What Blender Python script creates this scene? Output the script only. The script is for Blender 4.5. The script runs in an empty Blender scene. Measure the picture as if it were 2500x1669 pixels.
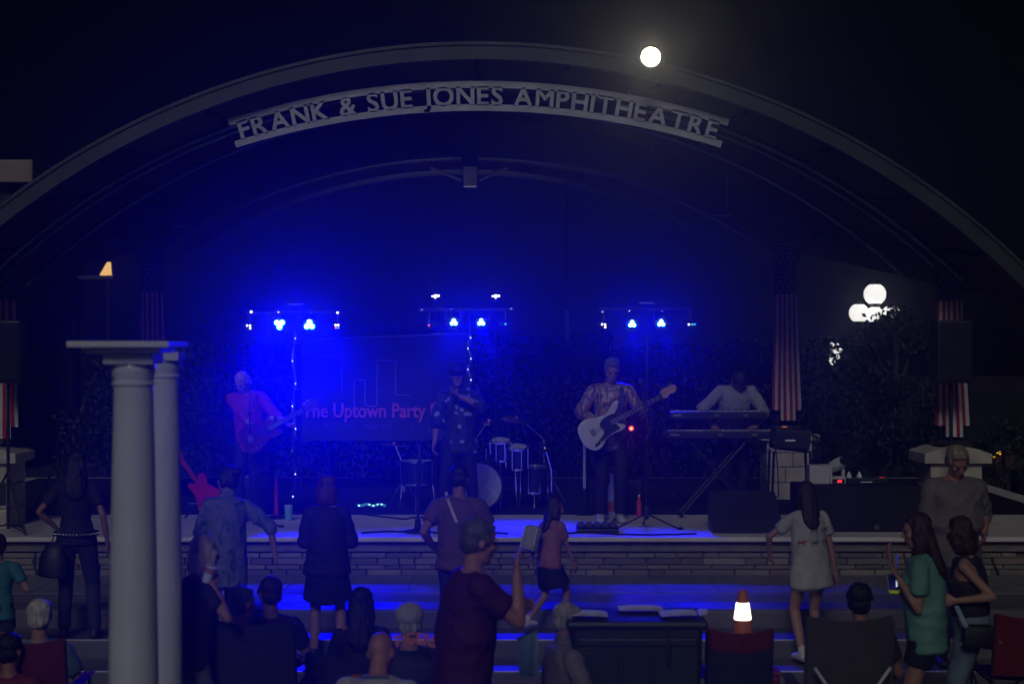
import bpy, bmesh, math, random
from mathutils import Vector, Matrix, noise, Euler
from mathutils.bvhtree import BVHTree
random.seed(7)
R = math.radians
V = Vector
sc = bpy.context.scene
COL = sc.collection

# ------------------------------------------------------------------ camera
F = 3960.0            # focal length in photograph pixels (2500 wide)
CX, CY = 1250.0, 834.5
CAMH = 2.9
cam_d = bpy.data.cameras.new('camera'); cam = bpy.data.objects.new('camera', cam_d); COL.objects.link(cam)
cam.location = (0, 0, CAMH); cam.rotation_euler = (R(90), 0, 0)
cam_d.sensor_width = 36; cam_d.lens = F / 2500 * 36; cam_d.clip_start = .1; cam_d.clip_end = 600
cam_d.dof.use_dof = True; cam_d.dof.focus_distance = 17.8; cam_d.dof.aperture_fstop = 2.0
sc.camera = cam
# ------------------------------------------------------------------ night sky, faint frontal light, exposure
SUN_EL, SUN_AZ = 30, 8           # degrees; the light comes from behind the camera, slightly left
w = bpy.data.worlds.new('World'); sc.world = w; w.use_nodes = True
nt = w.node_tree; bg = nt.nodes['Background']
sky = nt.nodes.new('ShaderNodeTexSky'); sky.sky_type = 'NISHITA'; sky.sun_disc = False
sky.sun_elevation = R(SUN_EL); sky.sun_rotation = R(180 + SUN_AZ)
nt.links.new(sky.outputs[0], bg.inputs[0]); bg.inputs[1].default_value = 0.00012
HAZE = .0095; FLOOD_W = 8; PAR_W = 480
sd = bpy.data.lights.new('sun', 'SUN'); sd.energy = .48; sd.angle = R(14); sd.color = (1, .97, .95)
so = bpy.data.objects.new('sun', sd); COL.objects.link(so)
dirv = V((math.sin(R(SUN_AZ)) * math.cos(R(SUN_EL)), math.cos(R(SUN_AZ)) * math.cos(R(SUN_EL)), -math.sin(R(SUN_EL))))
so.rotation_euler = dirv.to_track_quat('-Z', 'Y').to_euler(); so.location = (-3, -10, 12)
vs = sc.view_settings; vs.view_transform = 'Standard'; vs.look = 'None'; vs.exposure = 0; vs.gamma = 1; vs.use_curve_mapping = False
cy = sc.cycles
cy.use_denoising = True; cy.max_bounces = 5; cy.diffuse_bounces = 2; cy.glossy_bounces = 3; cy.transmission_bounces = 3
cy.volume_bounces = 0; cy.transparent_max_bounces = 6; cy.sample_clamp_indirect = 4; cy.caustics_reflective = False; cy.caustics_refractive = False

def P(px, py, D):
    """a place in the park: D metres ahead of the camera, seen at photograph pixel px,py"""
    return V(((px - CX) / F * D, D, CAMH - (py - CY) / F * D))
def X(px, D): return (px - CX) / F * D
def Z(py, D): return CAMH - (py - CY) / F * D

# ------------------------------------------------------------------ materials
MATS = {}
def mat(name, col, rough=.6, metal=0., var=.18, scale=9., bump=.15, bscale=None, spec=.4, stretch=(1, 1, 1), sheen=0):
    if name in MATS: return MATS[name]
    m = bpy.data.materials.new(name); m.use_nodes = True; MATS[name] = m
    n = m.node_tree; b = n.nodes['Principled BSDF']; L = n.links.new
    tc = n.nodes.new('ShaderNodeTexCoord'); mp = n.nodes.new('ShaderNodeMapping'); mp.inputs['Scale'].default_value = stretch
    L(tc.outputs['Object'], mp.inputs[0])
    nz = n.nodes.new('ShaderNodeTexNoise'); nz.inputs['Scale'].default_value = scale; nz.inputs['Detail'].default_value = 5
    L(mp.outputs[0], nz.inputs['Vector'])
    cr = n.nodes.new('ShaderNodeValToRGB'); e = cr.color_ramp.elements
    e[0].position = .3; e[1].position = .7
    e[0].color = (*[max(0, c * (1 - var)) for c in col], 1); e[1].color = (*[min(1, c * (1 + var)) for c in col], 1)
    L(nz.outputs['Fac'], cr.inputs[0]); L(cr.outputs[0], b.inputs['Base Color'])
    b.inputs['Roughness'].default_value = rough; b.inputs['Metallic'].default_value = metal
    b.inputs['Specular IOR Level'].default_value = spec
    if sheen: b.inputs['Sheen Weight'].default_value = sheen
    if bump:
        n2 = n.nodes.new('ShaderNodeTexNoise'); n2.inputs['Scale'].default_value = bscale or scale * 4; n2.inputs['Detail'].default_value = 3
        L(mp.outputs[0], n2.inputs['Vector'])
        bp = n.nodes.new('ShaderNodeBump'); bp.inputs['Strength'].default_value = bump; bp.inputs['Distance'].default_value = .02
        L(n2.outputs['Fac'], bp.inputs['Height']); L(bp.outputs[0], b.inputs['Normal'])
    return m
def emat(name, col, strength, sample=False):
    if name in MATS: return MATS[name]
    m = mat(name, [min(.8, c) for c in col], .4, bump=0)
    b = m.node_tree.nodes['Principled BSDF']
    b.inputs['Emission Color'].default_value = (*col, 1); b.inputs['Emission Strength'].default_value = strength
    if not sample: m.cycles.emission_sampling = 'NONE'
    return m
def pattern_mat(name, cols, scale=14, rough=.75, kind='voronoi', stretch=(1, 1, 1), pos=(.0, .35, .6, .8)):
    """printed cloth: patches of several colours"""
    if name in MATS: return MATS[name]
    m = mat(name, cols[0], rough, var=.1, scale=20, bump=.1)
    n = m.node_tree; b = n.nodes['Principled BSDF']; L = n.links.new
    tc = n.nodes.new('ShaderNodeTexCoord'); mp = n.nodes.new('ShaderNodeMapping'); mp.inputs['Scale'].default_value = stretch
    L(tc.outputs['Object'], mp.inputs[0])
    if kind == 'voronoi':
        t = n.nodes.new('ShaderNodeTexVoronoi'); t.inputs['Scale'].default_value = scale; out = t.outputs['Color']
    else:
        t = n.nodes.new('ShaderNodeTexNoise'); t.inputs['Scale'].default_value = scale; t.inputs['Detail'].default_value = 2; t.inputs['Distortion'].default_value = 1.2; out = t.outputs['Fac']
    L(mp.outputs[0], t.inputs['Vector'])
    cr = n.nodes.new('ShaderNodeValToRGB'); cr.color_ramp.interpolation = 'CONSTANT' if kind == 'voronoi' else 'LINEAR'
    el = cr.color_ramp.elements
    while len(el) < len(cols): el.new(.5)
    for k, c in enumerate(cols): el[k].position = pos[k]; el[k].color = (*c, 1)
    L(out, cr.inputs[0]); L(cr.outputs[0], b.inputs['Base Color'])
    return m

M = {}
M['concrete'] = mat('concrete', (.2, .19, .18), .8, scale=3, bump=.25, bscale=40)
M['stagefloor'] = mat('stage concrete', (.72, .68, .66), .55, scale=1.5, bump=.15, bscale=30)
M['paving'] = mat('paving', (.12, .115, .12), .5, scale=2.2, bump=.3, bscale=25)
M['smoothpave'] = mat('smooth paving', (.12, .12, .14), .25, scale=3, bump=.08)
M['grass'] = mat('dark lawn', (.035, .05, .02), .9, scale=5, bump=.6, bscale=60)
M['nosing'] = mat('white nosing', (.75, .75, .74), .5, scale=12)
for k, c in enumerate([(.30, .27, .22), (.24, .22, .19), (.36, .33, .27), (.19, .17, .15), (.27, .22, .17)]):
    M['stone%d' % k] = mat('stone %d' % k, c, .85, scale=10, bump=.6, bscale=30)
M['mortar'] = mat('mortar', (.12, .115, .11), .9, scale=20)
M['pierstone'] = mat('pale limestone', (.5, .46, .38), .85, scale=7, bump=.5, bscale=25)
M['steel'] = mat('galvanised steel', (.20, .21, .22), .28, .85, scale=4, bump=.06)
M['fascia'] = mat('grey painted fascia', (.06, .063, .067), .33, .25, scale=2.5, bump=.1, bscale=6)
M['wood'] = mat('red brown timber', (.05, .021, .013), .5, scale=3, stretch=(1, .12, 1), bump=.15)
M['darksteel'] = mat('dark steel', (.05, .05, .055), .35, .6, scale=5, bump=.05)
M['signmetal'] = mat('sign metal', (.40, .41, .43), .5, .2, scale=3, bump=.06)
M['whitepaint'] = mat('white column paint', (.60, .62, .68), .17, scale=2.5, var=.07, bump=.05, bscale=14, spec=.7)
M['black'] = mat('black plastic', (.02, .02, .022), .4, scale=12, bump=.08)
M['blackmat'] = mat('black cloth', (.014, .014, .016), .85, scale=12, bump=.3, bscale=60)
M['chrome'] = mat('chrome', (.75, .75, .77), .12, 1, scale=5, bump=0, var=.05)
M['brass'] = mat('cymbal bronze', (.6, .42, .2), .25, 1, scale=5, bump=.05)
M['red'] = mat('red cloth', (.30, .02, .025), .8, scale=10)
M['whitecloth'] = mat('white cloth', (.62, .62, .62), .8, scale=8, var=.06, bump=.2)
M['navy'] = mat('navy cloth', (.02, .028, .075), .8, scale=10)
M['flagred'] = mat('flag red', (.34, .018, .03), .7, scale=10, bump=.1)
M['flagwhite'] = mat('flag white', (.62, .60, .58), .7, scale=10, bump=.1, var=.08)
M['flagblue'] = mat('flag blue', (.02, .03, .10), .7, scale=10, bump=.1)
M['bark'] = mat('bark', (.06, .045, .035), .9, scale=14, bump=.8, stretch=(1, 1, .3))
M['leaf'] = mat('leaf', (.028, .05, .016), .6, scale=2, var=.5, bump=0)
M['leaf2'] = mat('dark leaf', (.02, .035, .016), .6, scale=2, var=.5, bump=0)
M['rubber'] = mat('rubber', (.015, .015, .015), .8)
M['paper'] = mat('white paper', (.78, .78, .76), .6, var=.04, bump=.05)
M['cable'] = mat('black cable', (.012, .012, .013), .55, bump=0)
M['cardwhite'] = mat('off white plastic', (.58, .58, .57), .4, var=.06, bump=.04)
M['brick'] = mat('dark brown brick', (.055, .04, .033), .9, scale=30, stretch=(1, 1, 3), var=.4)
M['cream'] = mat('cream cornice', (.32, .28, .22), .8, scale=3)
M['glass'] = mat('dark glass', (.02, .025, .03), .08, var=.1, bump=0, spec=.7)

# ------------------------------------------------------------------ mesh building
MW = {}
def inv_of(parent):
    return MW[parent.name].inverted() if parent is not None and parent.name in MW else Matrix()
class MB:
    def __init__(s): s.v = []; s.f = []
    def add(s, vs, fs):
        o = len(s.v); s.v += [V(q) for q in vs]; s.f += [[i + o for i in q] for q in fs]; return s
    def box(s, c, size, rot=None, taper=(1, 1)):
        hx, hy, hz = [q / 2 for q in size]; vs = []
        for z in (-1, 1):
            tx, ty = (taper if z > 0 else (1, 1))
            for x, y in ((-1, -1), (1, -1), (1, 1), (-1, 1)): vs.append(V((x * hx * tx, y * hy * ty, z * hz)))
        if rot is not None: vs = [rot @ q for q in vs]
        c = V(c)
        return s.add([q + c for q in vs], [[3, 2, 1, 0], [4, 5, 6, 7], [0, 1, 5, 4], [1, 2, 6, 5], [2, 3, 7, 6], [3, 0, 4, 7]])
    def bbox(s, c, size, b=.01, rot=None):
        """box with bevelled edges"""
        bm = bmesh.new(); bmesh.ops.create_cube(bm, size=1)
        for q in bm.verts: q.co = V((q.co.x * size[0], q.co.y * size[1], q.co.z * size[2]))
        bmesh.ops.bevel(bm, geom=bm.edges[:], offset=b, segments=2, affect='EDGES', profile=.5)
        vs = [q.co.copy() for q in bm.verts]; fs = [[q.index for q in f.verts] for f in bm.faces]; bm.free()
        if rot is not None: vs = [rot @ q for q in vs]
        return s.add([q + V(c) for q in vs], fs)
    def tube(s, pts, r, n=8, caps=True):
        pts = [V(q) for q in pts]; rs = r if isinstance(r, (list, tuple)) else [r] * len(pts)
        up = None; rings = []
        for i, p in enumerate(pts):
            d = (pts[min(i + 1, len(pts) - 1)] - pts[max(i - 1, 0)])
            d = d.normalized() if d.length > 1e-9 else V((0, 0, 1))
            if up is None: up = V((0, 0, 1)) if abs(d.z) < .9 else V((1, 0, 0))
            u = (up - d * up.dot(d)).normalized(); up = u; v = d.cross(u)
            rings.append([p + (u * math.cos(a) + v * math.sin(a)) * rs[i] for a in [2 * math.pi * k / n for k in range(n)]])
        vs = [q for g in rings for q in g]; fs = []
        for i in range(len(rings) - 1):
            for k in range(n):
                a, b = i * n + k, i * n + (k + 1) % n; fs.append([a, b, b + n, a + n])
        if caps: fs.append(list(range(n))[::-1]); fs.append([(len(rings) - 1) * n + k for k in range(n)])
        return s.add(vs, fs)
    def lathe(s, prof, n=20, c=(0, 0, 0), rot=None, closed=False):
        """prof: (radius, height) from bottom to top"""
        vs = []; fs = []
        for r, z in prof:
            for k in range(n): a = 2 * math.pi * k / n; vs.append(V((r * math.cos(a), r * math.sin(a), z)))
        for i in range(len(prof) - 1):
            for k in range(n):
                a, b = i * n + k, i * n + (k + 1) % n; fs.append([a, b, b + n, a + n])
        if closed:
            o = (len(prof) - 1) * n
            for k in range(n): fs.append([o + k, o + (k + 1) % n, (k + 1) % n, k])
        else: fs.append(list(range(n))[::-1]); fs.append([(len(prof) - 1) * n + k for k in range(n)])
        if rot is not None: vs = [rot @ q for q in vs]
        return s.add([q + V(c) for q in vs], fs)
    def ell(s, c, r, rot=None, n=12, m=8):
        vs = [V((0, 0, -r[2]))]; fs = []
        for i in range(1, m):
            t = -math.pi / 2 + math.pi * i / m
            for k in range(n):
                a = 2 * math.pi * k / n; vs.append(V((r[0] * math.cos(t) * math.cos(a), r[1] * math.cos(t) * math.sin(a), r[2] * math.sin(t))))
        vs.append(V((0, 0, r[2])))
        for k in range(n): fs.append([0, 1 + (k + 1) % n, 1 + k])
        for i in range(m - 2):
            for k in range(n):
                a, b = 1 + i * n + k, 1 + i * n + (k + 1) % n; fs.append([a, b, b + n, a + n])
        o = 1 + (m - 2) * n
        for k in range(n): fs.append([o + k, o + (k + 1) % n, len(vs) - 1])
        if rot is not None: vs = [rot @ q for q in vs]
        return s.add([q + V(c) for q in vs], fs)
    def loft(s, rings, right, n=14, cap=.5):
        """rings: (centre, half width along right, half depth)"""
        rings = [(V(c), a, b) for c, a, b in rings]; right = V(right)
        ax0 = (rings[0][0] - rings[1][0]).normalized(); ax1 = (rings[-1][0] - rings[-2][0]).normalized()
        full = []
        if cap > 0:
            c, a, b = rings[0]; h = cap * min(a, b)
            for t in (75, 40): full.append((c + ax0 * h * math.sin(R(t)), a * math.cos(R(t)), b * math.cos(R(t))))
        full += rings
        if cap > 0:
            c, a, b = rings[-1]; h = cap * min(a, b)
            for t in (40, 75): full.append((c + ax1 * h * math.sin(R(t)), a * math.cos(R(t)), b * math.cos(R(t))))
        vs = []; fs = []
        for i, (c, a, b) in enumerate(full):
            d = (full[min(i + 1, len(full) - 1)][0] - full[max(i - 1, 0)][0]).normalized()
            u = (right - d * right.dot(d)).normalized(); v = d.cross(u)
            for k in range(n): t = 2 * math.pi * k / n; vs.append(c + u * a * math.cos(t) + v * b * math.sin(t))
        for i in range(len(full) - 1):
            for k in range(n):
                a, b = i * n + k, i * n + (k + 1) % n; fs.append([a, b, b + n, a + n])
        fs.append(list(range(n))[::-1]); fs.append([(len(full) - 1) * n + k for k in range(n)])
        return s.add(vs, fs)
    def limb(s, p0, p1, r0, r1, n=12):
        p0, p1 = V(p0), V(p1); d = p1 - p0
        rt = V((1, 0, 0)) if abs(d.normalized().x) < .8 else V((0, 1, 0))
        return s.loft([(p0, r0, r0), (p0.lerp(p1, .5), (r0 + r1) / 2, (r0 + r1) / 2), (p1, r1, r1)], rt, n=n, cap=1)
    def prism(s, outline, t, mtx=None, bev=0):
        """2-D outline (x,y) extruded to thickness t centred on z=0"""
        n = len(outline); vs = []
        if bev:
            cx = sum(p[0] for p in outline) / n; cy_ = sum(p[1] for p in outline) / n
            k = 1 - bev
            lay = [(k, -t / 2), (1, -t / 2 + t * .2), (1, t / 2 - t * .2), (k, t / 2)]
            for q, z in lay: vs += [V((cx + (x - cx) * q, cy_ + (y - cy_) * q, z)) for x, y in outline]
            fs = [[i + a * n for i in q] for a in range(3) for q in [[k2, (k2 + 1) % n, (k2 + 1) % n + n, k2 + n] for k2 in range(n)]]
            fs += [list(range(n))[::-1], [3 * n + k2 for k2 in range(n)]]
        else:
            vs = [V((x, y, -t / 2)) for x, y in outline] + [V((x, y, t / 2)) for x, y in outline]
            fs = [[k2, (k2 + 1) % n, (k2 + 1) % n + n, k2 + n] for k2 in range(n)] + [list(range(n))[::-1], [n + k2 for k2 in range(n)]]
        if mtx is not None: vs = [mtx @ q for q in vs]
        return s.add(vs, fs)
    def grid(s, fn, nu, nv, thick=0):
        vs = [V(fn(i / nu, j / nv)) for j in range(nv + 1) for i in range(nu + 1)]
        fs = [[j * (nu + 1) + i, j * (nu + 1) + i + 1, (j + 1) * (nu + 1) + i + 1, (j + 1) * (nu + 1) + i] for j in range(nv) for i in range(nu)]
        s.add(vs, fs)
        if thick:
            o = [q + V((0, thick, 0)) for q in vs]; s.add(o, [q[::-1] for q in fs])
        return s
    def xf(s, m): s.v = [m @ q for q in s.v]; return s
    def mesh(s, name):
        me = bpy.data.meshes.new(name); me.from_pydata([tuple(q) for q in s.v], [], s.f); me.validate(); return me
    def build(s, name, material, parent=None, smooth=False, world=True):
        if parent is not None and world:
            im = inv_of(parent); s.v = [im @ q for q in s.v]
        me = s.mesh(name)
        return link(name, me, material, parent, smooth)
def link(name, me, material, parent=None, smooth=False):
    bm = bmesh.new(); bm.from_mesh(me); bmesh.ops.recalc_face_normals(bm, faces=bm.faces[:]); bm.to_mesh(me); bm.free()
    if smooth:
        me.polygons.foreach_set('use_smooth', [True] * len(me.polygons))
        if smooth != 'all':
            try: me.set_sharp_from_angle(angle=R(40))
            except Exception: pass
    o = bpy.data.objects.new(name, me); COL.objects.link(o)
    me.materials.append(material)
    if parent is not None:
        o.parent = parent
        if parent.name in MW: MW[o.name] = MW[parent.name]
    return o
def thing(name, label, cat, loc=(0, 0, 0), rz=0, group=None):
    o = bpy.data.objects.new(name, None); COL.objects.link(o); o.empty_display_size = .2
    o.location = loc; o.rotation_euler = (0, 0, rz)
    o['label'] = label; o['category'] = cat
    if group: o['group'] = group
    MW[o.name] = Matrix.Translation(V(loc)) @ Matrix.Rotation(rz, 4, 'Z')
    return o
def struct(o): o['kind'] = 'structure'; return o
def text_mb(body, size=1., extrude=.01, offset=0., sx=1.):
    """lettering as solid geometry, origin at left baseline, lying in the xy plane"""
    c = bpy.data.curves.new('lettering', 'FONT'); c.body = body; c.size = size; c.extrude = extrude; c.offset = offset; c.resolution_u = 4
    o = bpy.data.objects.new('lettering', c); COL.objects.link(o)
    bpy.context.view_layer.update()
    me = o.evaluated_get(bpy.context.evaluated_depsgraph_get()).to_mesh()
    mb = MB(); mb.add([V((q.co.x * sx, q.co.y, q.co.z)) for q in me.vertices], [list(p.vertices) for p in me.polygons])
    o.evaluated_get(bpy.context.evaluated_depsgraph_get()).to_mesh_clear()
    bpy.data.objects.remove(o); bpy.data.curves.remove(c)
    return mb
def plane_mtx(origin, xdir, ydir):
    x = V(xdir).normalized(); y = V(ydir); y = (y - x * y.dot(x)).normalized(); z = x.cross(y)
    m = Matrix.Identity(4)
    for i in range(3): m[i][0], m[i][1], m[i][2], m[i][3] = x[i], y[i], z[i], origin[i]
    return m
# ================================================================== ground, steps, stage
struct(MB().box((0, 45, -.06), (190, 190, .12)).build('ground', M['paving']))
struct(MB().box((0, 62, .0), (186, 70, .03)).build('lawn', M['grass']))
ST = [('A', .50, 14.5, 16.72, 'paving'), ('B', .35, 13.87, 14.5, 'paving'), ('C', .20, 13.28, 13.87, 'paving'), ('E', .07, 12.7, 13.28, 'paving')]
for nm, z, d0, d1, mk in ST:
    s_ = struct(MB().bbox((-.3, (d0 + d1) / 2, z / 2), (15.4, d1 - d0 - .002, z), .012).build('step', M[mk]))
    if nm != 'A': MB().box((-.3, d0 + .016, z + .003), (15.3, .022, .006)).build('nosing', M['nosing'], s_)
    else:
        MB().box((-.3, 15.15, z + .002), (15.3, .42, .005)).build('smooth_paving_band', M['smoothpave'], s_)
        for k in range(26):      # paving joints as raised slab plates on the terrace
            x = -7.6 + k * .6
            MB().bbox((x + .3, 16.05, z + .004), (.594, 1.2, .012), .004).build('paving_slab', M['concrete'], s_)
            MB().bbox((x + .3, 14.73, z + .004), (.594, .40, .012), .004).build('paving_slab', M['paving'], s_)
SZ = .9
stage = struct(MB().bbox((-.3, 20.3, .45), (13.6, 7.1, .88), .01).build('stage_floor', M['stagefloor']))
MB().bbox((-.3, 20.2, .885), (13.9, 7.3, .05), .012).build('stage_deck', M['stagefloor'], stage)
wall = thing('stage_wall', 'low front wall of the stage in rough coursed stone', 'wall', (-.3, 16.7, .5))
MB().box((-.3, 16.735, .68), (13.7, .05, .34)).build('mortar_core', M['mortar'], wall)
MB().bbox((-.3, 16.69, .80), (13.8, .10, .10), .01).build('plain_band', M['stone3'], wall)
shapes = []
for k in range(8):
    b = MB().bbox((0, 0, 0), (1, .07, 1), .012); me = None
    b.v = [V((q.x, q.y + (noise.noise(q * 3 + V((k * 7, 0, 0))) * .012), q.z)) for q in b.v]; shapes.append(b.mesh('stone'))
cnt = 0
zrow = .505
for row, h in enumerate((.062, .048, .07, .055)):
    x = -7.1 + random.random() * .2
    while x < 6.4:
        L = random.choice((.16, .22, .28, .36, .44))
        if -5.6 < x < 5.1:
            o = bpy.data.objects.new('stone', shapes[cnt % 8].copy() if cnt < 8 * 5 else bpy.data.meshes['stone' if (cnt % 40) == 0 else 'stone.%03d' % (cnt % 40)] if False else shapes[cnt % 8])
            COL.objects.link(o); o.parent = wall
            o.location = (x + L / 2 + .3, -.005 + random.uniform(-.014, .008), zrow + h / 2 - .5); o.scale = (L - .012, 1, h - .010)
            if not o.data.materials: o.data.materials.append(M['stone0'])
            o.material_slots[0].link = 'OBJECT'; o.material_slots[0].material = M['stone%d' % random.choice((0, 0, 1, 2, 3, 4, 1))]
            cnt += 1
        x += L
    zrow += h

# ================================================================== barrel roof of the bandstand
def xc(D): return -.34 - (D - 16) * .047
ZC, RR = -1.85, 7.68
def arc(D, r, a): return V((xc(D) + r * math.sin(a), D, ZC + r * math.cos(a)))
def arcband(D0, D1, r0, r1, a0=-48, a1=48, n=48, tap=1.):
    """solid arched band between depths D0,D1 and radii r0,r1"""
    mb = MB(); vs = []; fs = []
    for i in range(n + 1):
        a = R(a0 + (a1 - a0) * i / n)
        vs += [arc(D0, r0, a), arc(D0, r1, a), arc(D1, r1, a * tap), arc(D1, r0, a * tap)]
    for i in range(n):
        for k in range(4): fs.append([i * 4 + k, i * 4 + (k + 1) % 4, i * 4 + 4 + (k + 1) % 4, i * 4 + 4 + k])
    fs += [[0, 1, 2, 3], [n * 4 + 3, n * 4 + 2, n * 4 + 1, n * 4]]
    return mb.add(vs, fs)
roof = thing('bandstand_roof', 'arched barrel roof over the stage with grey metal fascia and timber underside', 'roof', (xc(16), 20, SZ))
arcband(15.95, 16.06, RR - .15, RR, n=64).build('fascia', M['fascia'], roof, 1)
arcband(15.93, 15.96, RR - .012, RR + .022, n=64).build('drip_edge', M['fascia'], roof, 1)
arcband(16.06, 23.7, RR - .10, RR - .03, n=40, tap=.74).build('timber_ceiling', M['wood'], roof, 1)
arcband(16.06, 23.72, RR - .028, RR - .004, n=40, tap=.74).build('metal_deck', M['darksteel'], roof, 1)
for D, r in ((17.35, .030), (17.75, .024), (19.1, .028)):
    pts = [arc(D, RR - .16, R(a)) for a in range(-44, 45, 2)]
    MB().tube(pts, r, 8).build('rib', M['steel'], roof, 1)
for k in range(13):
    a = R(-42 + 7 * k)
    MB().tube([arc(16.3, RR - .13, a), arc(23.5, RR - .13, a * .75)], .022, 6).build('purlin', M['darksteel'], roof, 1)
arcband(20.62, 20.82, RR - .52, RR - .11, -36, 36).build('arch_beam', M['wood'], roof, 1)
arcband(20.58, 20.86, RR - .555, RR - .522, -36, 36).build('beam_flange', M['darksteel'], roof, 1)
arcband(22.95, 23.1, RR - .50, RR - .11, -36, 36).build('arch_beam', M['steel'], roof, 1)
arcband(22.82, 23.2, RR - .54, RR - .505, -36, 36).build('beam_flange', M['steel'], roof, 1)
arcband(22.82, 23.2, RR - .30, RR - .27, -36, 36).build('beam_flange', M['steel'], roof, 1)
c0 = P(1147, 335, 20.4); MB().bbox((c0.x, 20.45, 5.48), (.2, .24, .72), .01).build('king_post', M['darksteel'], roof)
c1 = P(1148, 428, 22.5); MB().bbox((c1.x, 22.55, c1.z), (.19, .19, .33), .008).build('king_post', M['steel'], roof)
for sx, e in ((-1, 1050), (1, 1240)):
    MB().tube([P(1148 + sx * 22, 440, 22.6), P(e, 408, 22.7)], .022, 6).build('brace', M['steel'], roof, 1)
    MB().tube([P(1148 + sx * 18, 250, 20.5), P(1148 + sx * 110, 215, 20.5)], .02, 6).build('brace', M['steel'], roof, 1)
COLS = [(X(2318, 17.6), 17.6), (X(-18, 17.6), 17.6), (X(1918, 20.7), 20.7), (X(366, 20.7), 20.7)]
PIERZ = 1.79
for x, D in COLS:
    a = math.asin(max(-1, min(1, (x - xc(D)) / RR))); zt = ZC + RR * math.cos(a) - .05
    MB().tube([(x, D, PIERZ - .05), (x, D, zt)], .085, 12).build('column', M['darksteel'], roof, 1)
    MB().bbox((x, D, PIERZ + .03), (.34, .34, .05), .006).build('base_plate', M['darksteel'], roof)
    MB().bbox((x, D, zt - .1), (.26, .3, .24), .008).build('column_head', M['darksteel'], roof)
# hanging work lights below the roof
for px, py, D in ((1765, 520, 20.0), (2070, 515, 19.5), (440, 548, 20.0)):
    p = P(px, py, D); t = thing('pendant_light', {1765: 'small dark pendant bar light hanging right of centre under roof', 2070: 'tilted pendant fixture hanging near the right end of roof', 440: 'small pendant fixture hanging near the left end of roof'}[px], 'light fixture', (p.x, p.y, p.z))
    a = math.asin((p.x - xc(D)) / RR); MB().tube([p + V((.05, 0, 0)), V((p.x + .05, D, ZC + (RR - .1) * math.cos(a)))], .011, 6).build('stem', M['steel'], t)
    MB().bbox(p, (.24, .07, .05), .01).build('housing', M['black'], t); MB().bbox(p - V((0, 0, .03)), (.2, .05, .012), .003).build('diffuser', M['cardwhite'], t)

# ================================================================== the curved sign
SD = 16.25; SR = 2060 / F * SD; SAP = Z(198, SD); SXC = X(1168, SD); SZC = SAP - SR
sign = thing('curved_sign', 'arched grey metal sign of cut-out capitals between two bands', 'sign', (SXC, SD, SAP))
def sarc(r, a, D=SD): return V((SXC + r * math.sin(a), D, SZC + r * math.cos(a)))
def sband(r0, r1, a0, a1, n=50):
    mb = MB(); vs = []; fs = []
    for i in range(n + 1):
        a = a0 + (a1 - a0) * i / n
        vs += [sarc(r0, a, SD - .012), sarc(r1, a, SD - .012), sarc(r1, a, SD + .012), sarc(r0, a, SD + .012)]
    for i in range(n):
        for k in range(4): fs.append([i * 4 + k, i * 4 + (k + 1) % 4, i * 4 + 4 + (k + 1) % 4, i * 4 + 4 + k])
    fs += [[0, 1, 2, 3], [n * 4 + 3, n * 4 + 2, n * 4 + 1, n * 4]]
    return mb.add(vs, fs)
UM = F / SD     # pixels per metre there
aE = 622 / UM / SR
sband(SR - 17 / UM, SR, -aE, aE).build('top_band', M['signmetal'], sign)
sband(SR - 73 / UM, SR - 57 / UM, -aE * 1.0, aE * 1.0).build('bottom_band', M['signmetal'], sign)
WORDS = 'FRANK & SUE JONES AMPHITHEATRE'
hcap = 44 / UM
probe = text_mb('H', 1, .0); hh = max(q.y for q in probe.v)
lets = []; tot = 0
for ch in WORDS:
    if ch == ' ': lets.append((None, .30 * hcap)); tot += .30 * hcap; continue
    m_ = text_mb(ch, hcap / hh, .012, .006); x0 = min(q.x for q in m_.v); x1 = max(q.x for q in m_.v)
    m_.v = [V((q.x - x0, q.y, q.z)) for q in m_.v]; lets.append((m_, x1 - x0)); tot += x1 - x0
gap = (1185 / UM - tot) / (len(WORDS) - 1)
cur = -1185 / UM / 2
for m_, wd in lets:
    if m_:
        mid = cur + wd / 2; a = mid / (SR - 37 / UM); base = SR - 58.5 / UM
        o_ = sarc(base, a); ux = V((math.cos(a), 0, -math.sin(a))); uy = V((math.sin(a), 0, math.cos(a)))
        m_.v = [o_ + ux * (q.x - wd / 2) + uy * q.y + V((0, -q.z, 0)) for q in m_.v]
        m_.build('letter', M['signmetal'], sign)
    cur += wd + gap
for a in (-.62, -.3, 0, .3, .62):
    aa = a * aE; MB().tube([sarc(SR - .03, aa, SD + .012), arc(16.9, RR - .14, math.asin((SXC + SR * math.sin(aa) - xc(16.9)) / RR))], .012, 6).build('hanger', M['darksteel'], sign)

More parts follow.
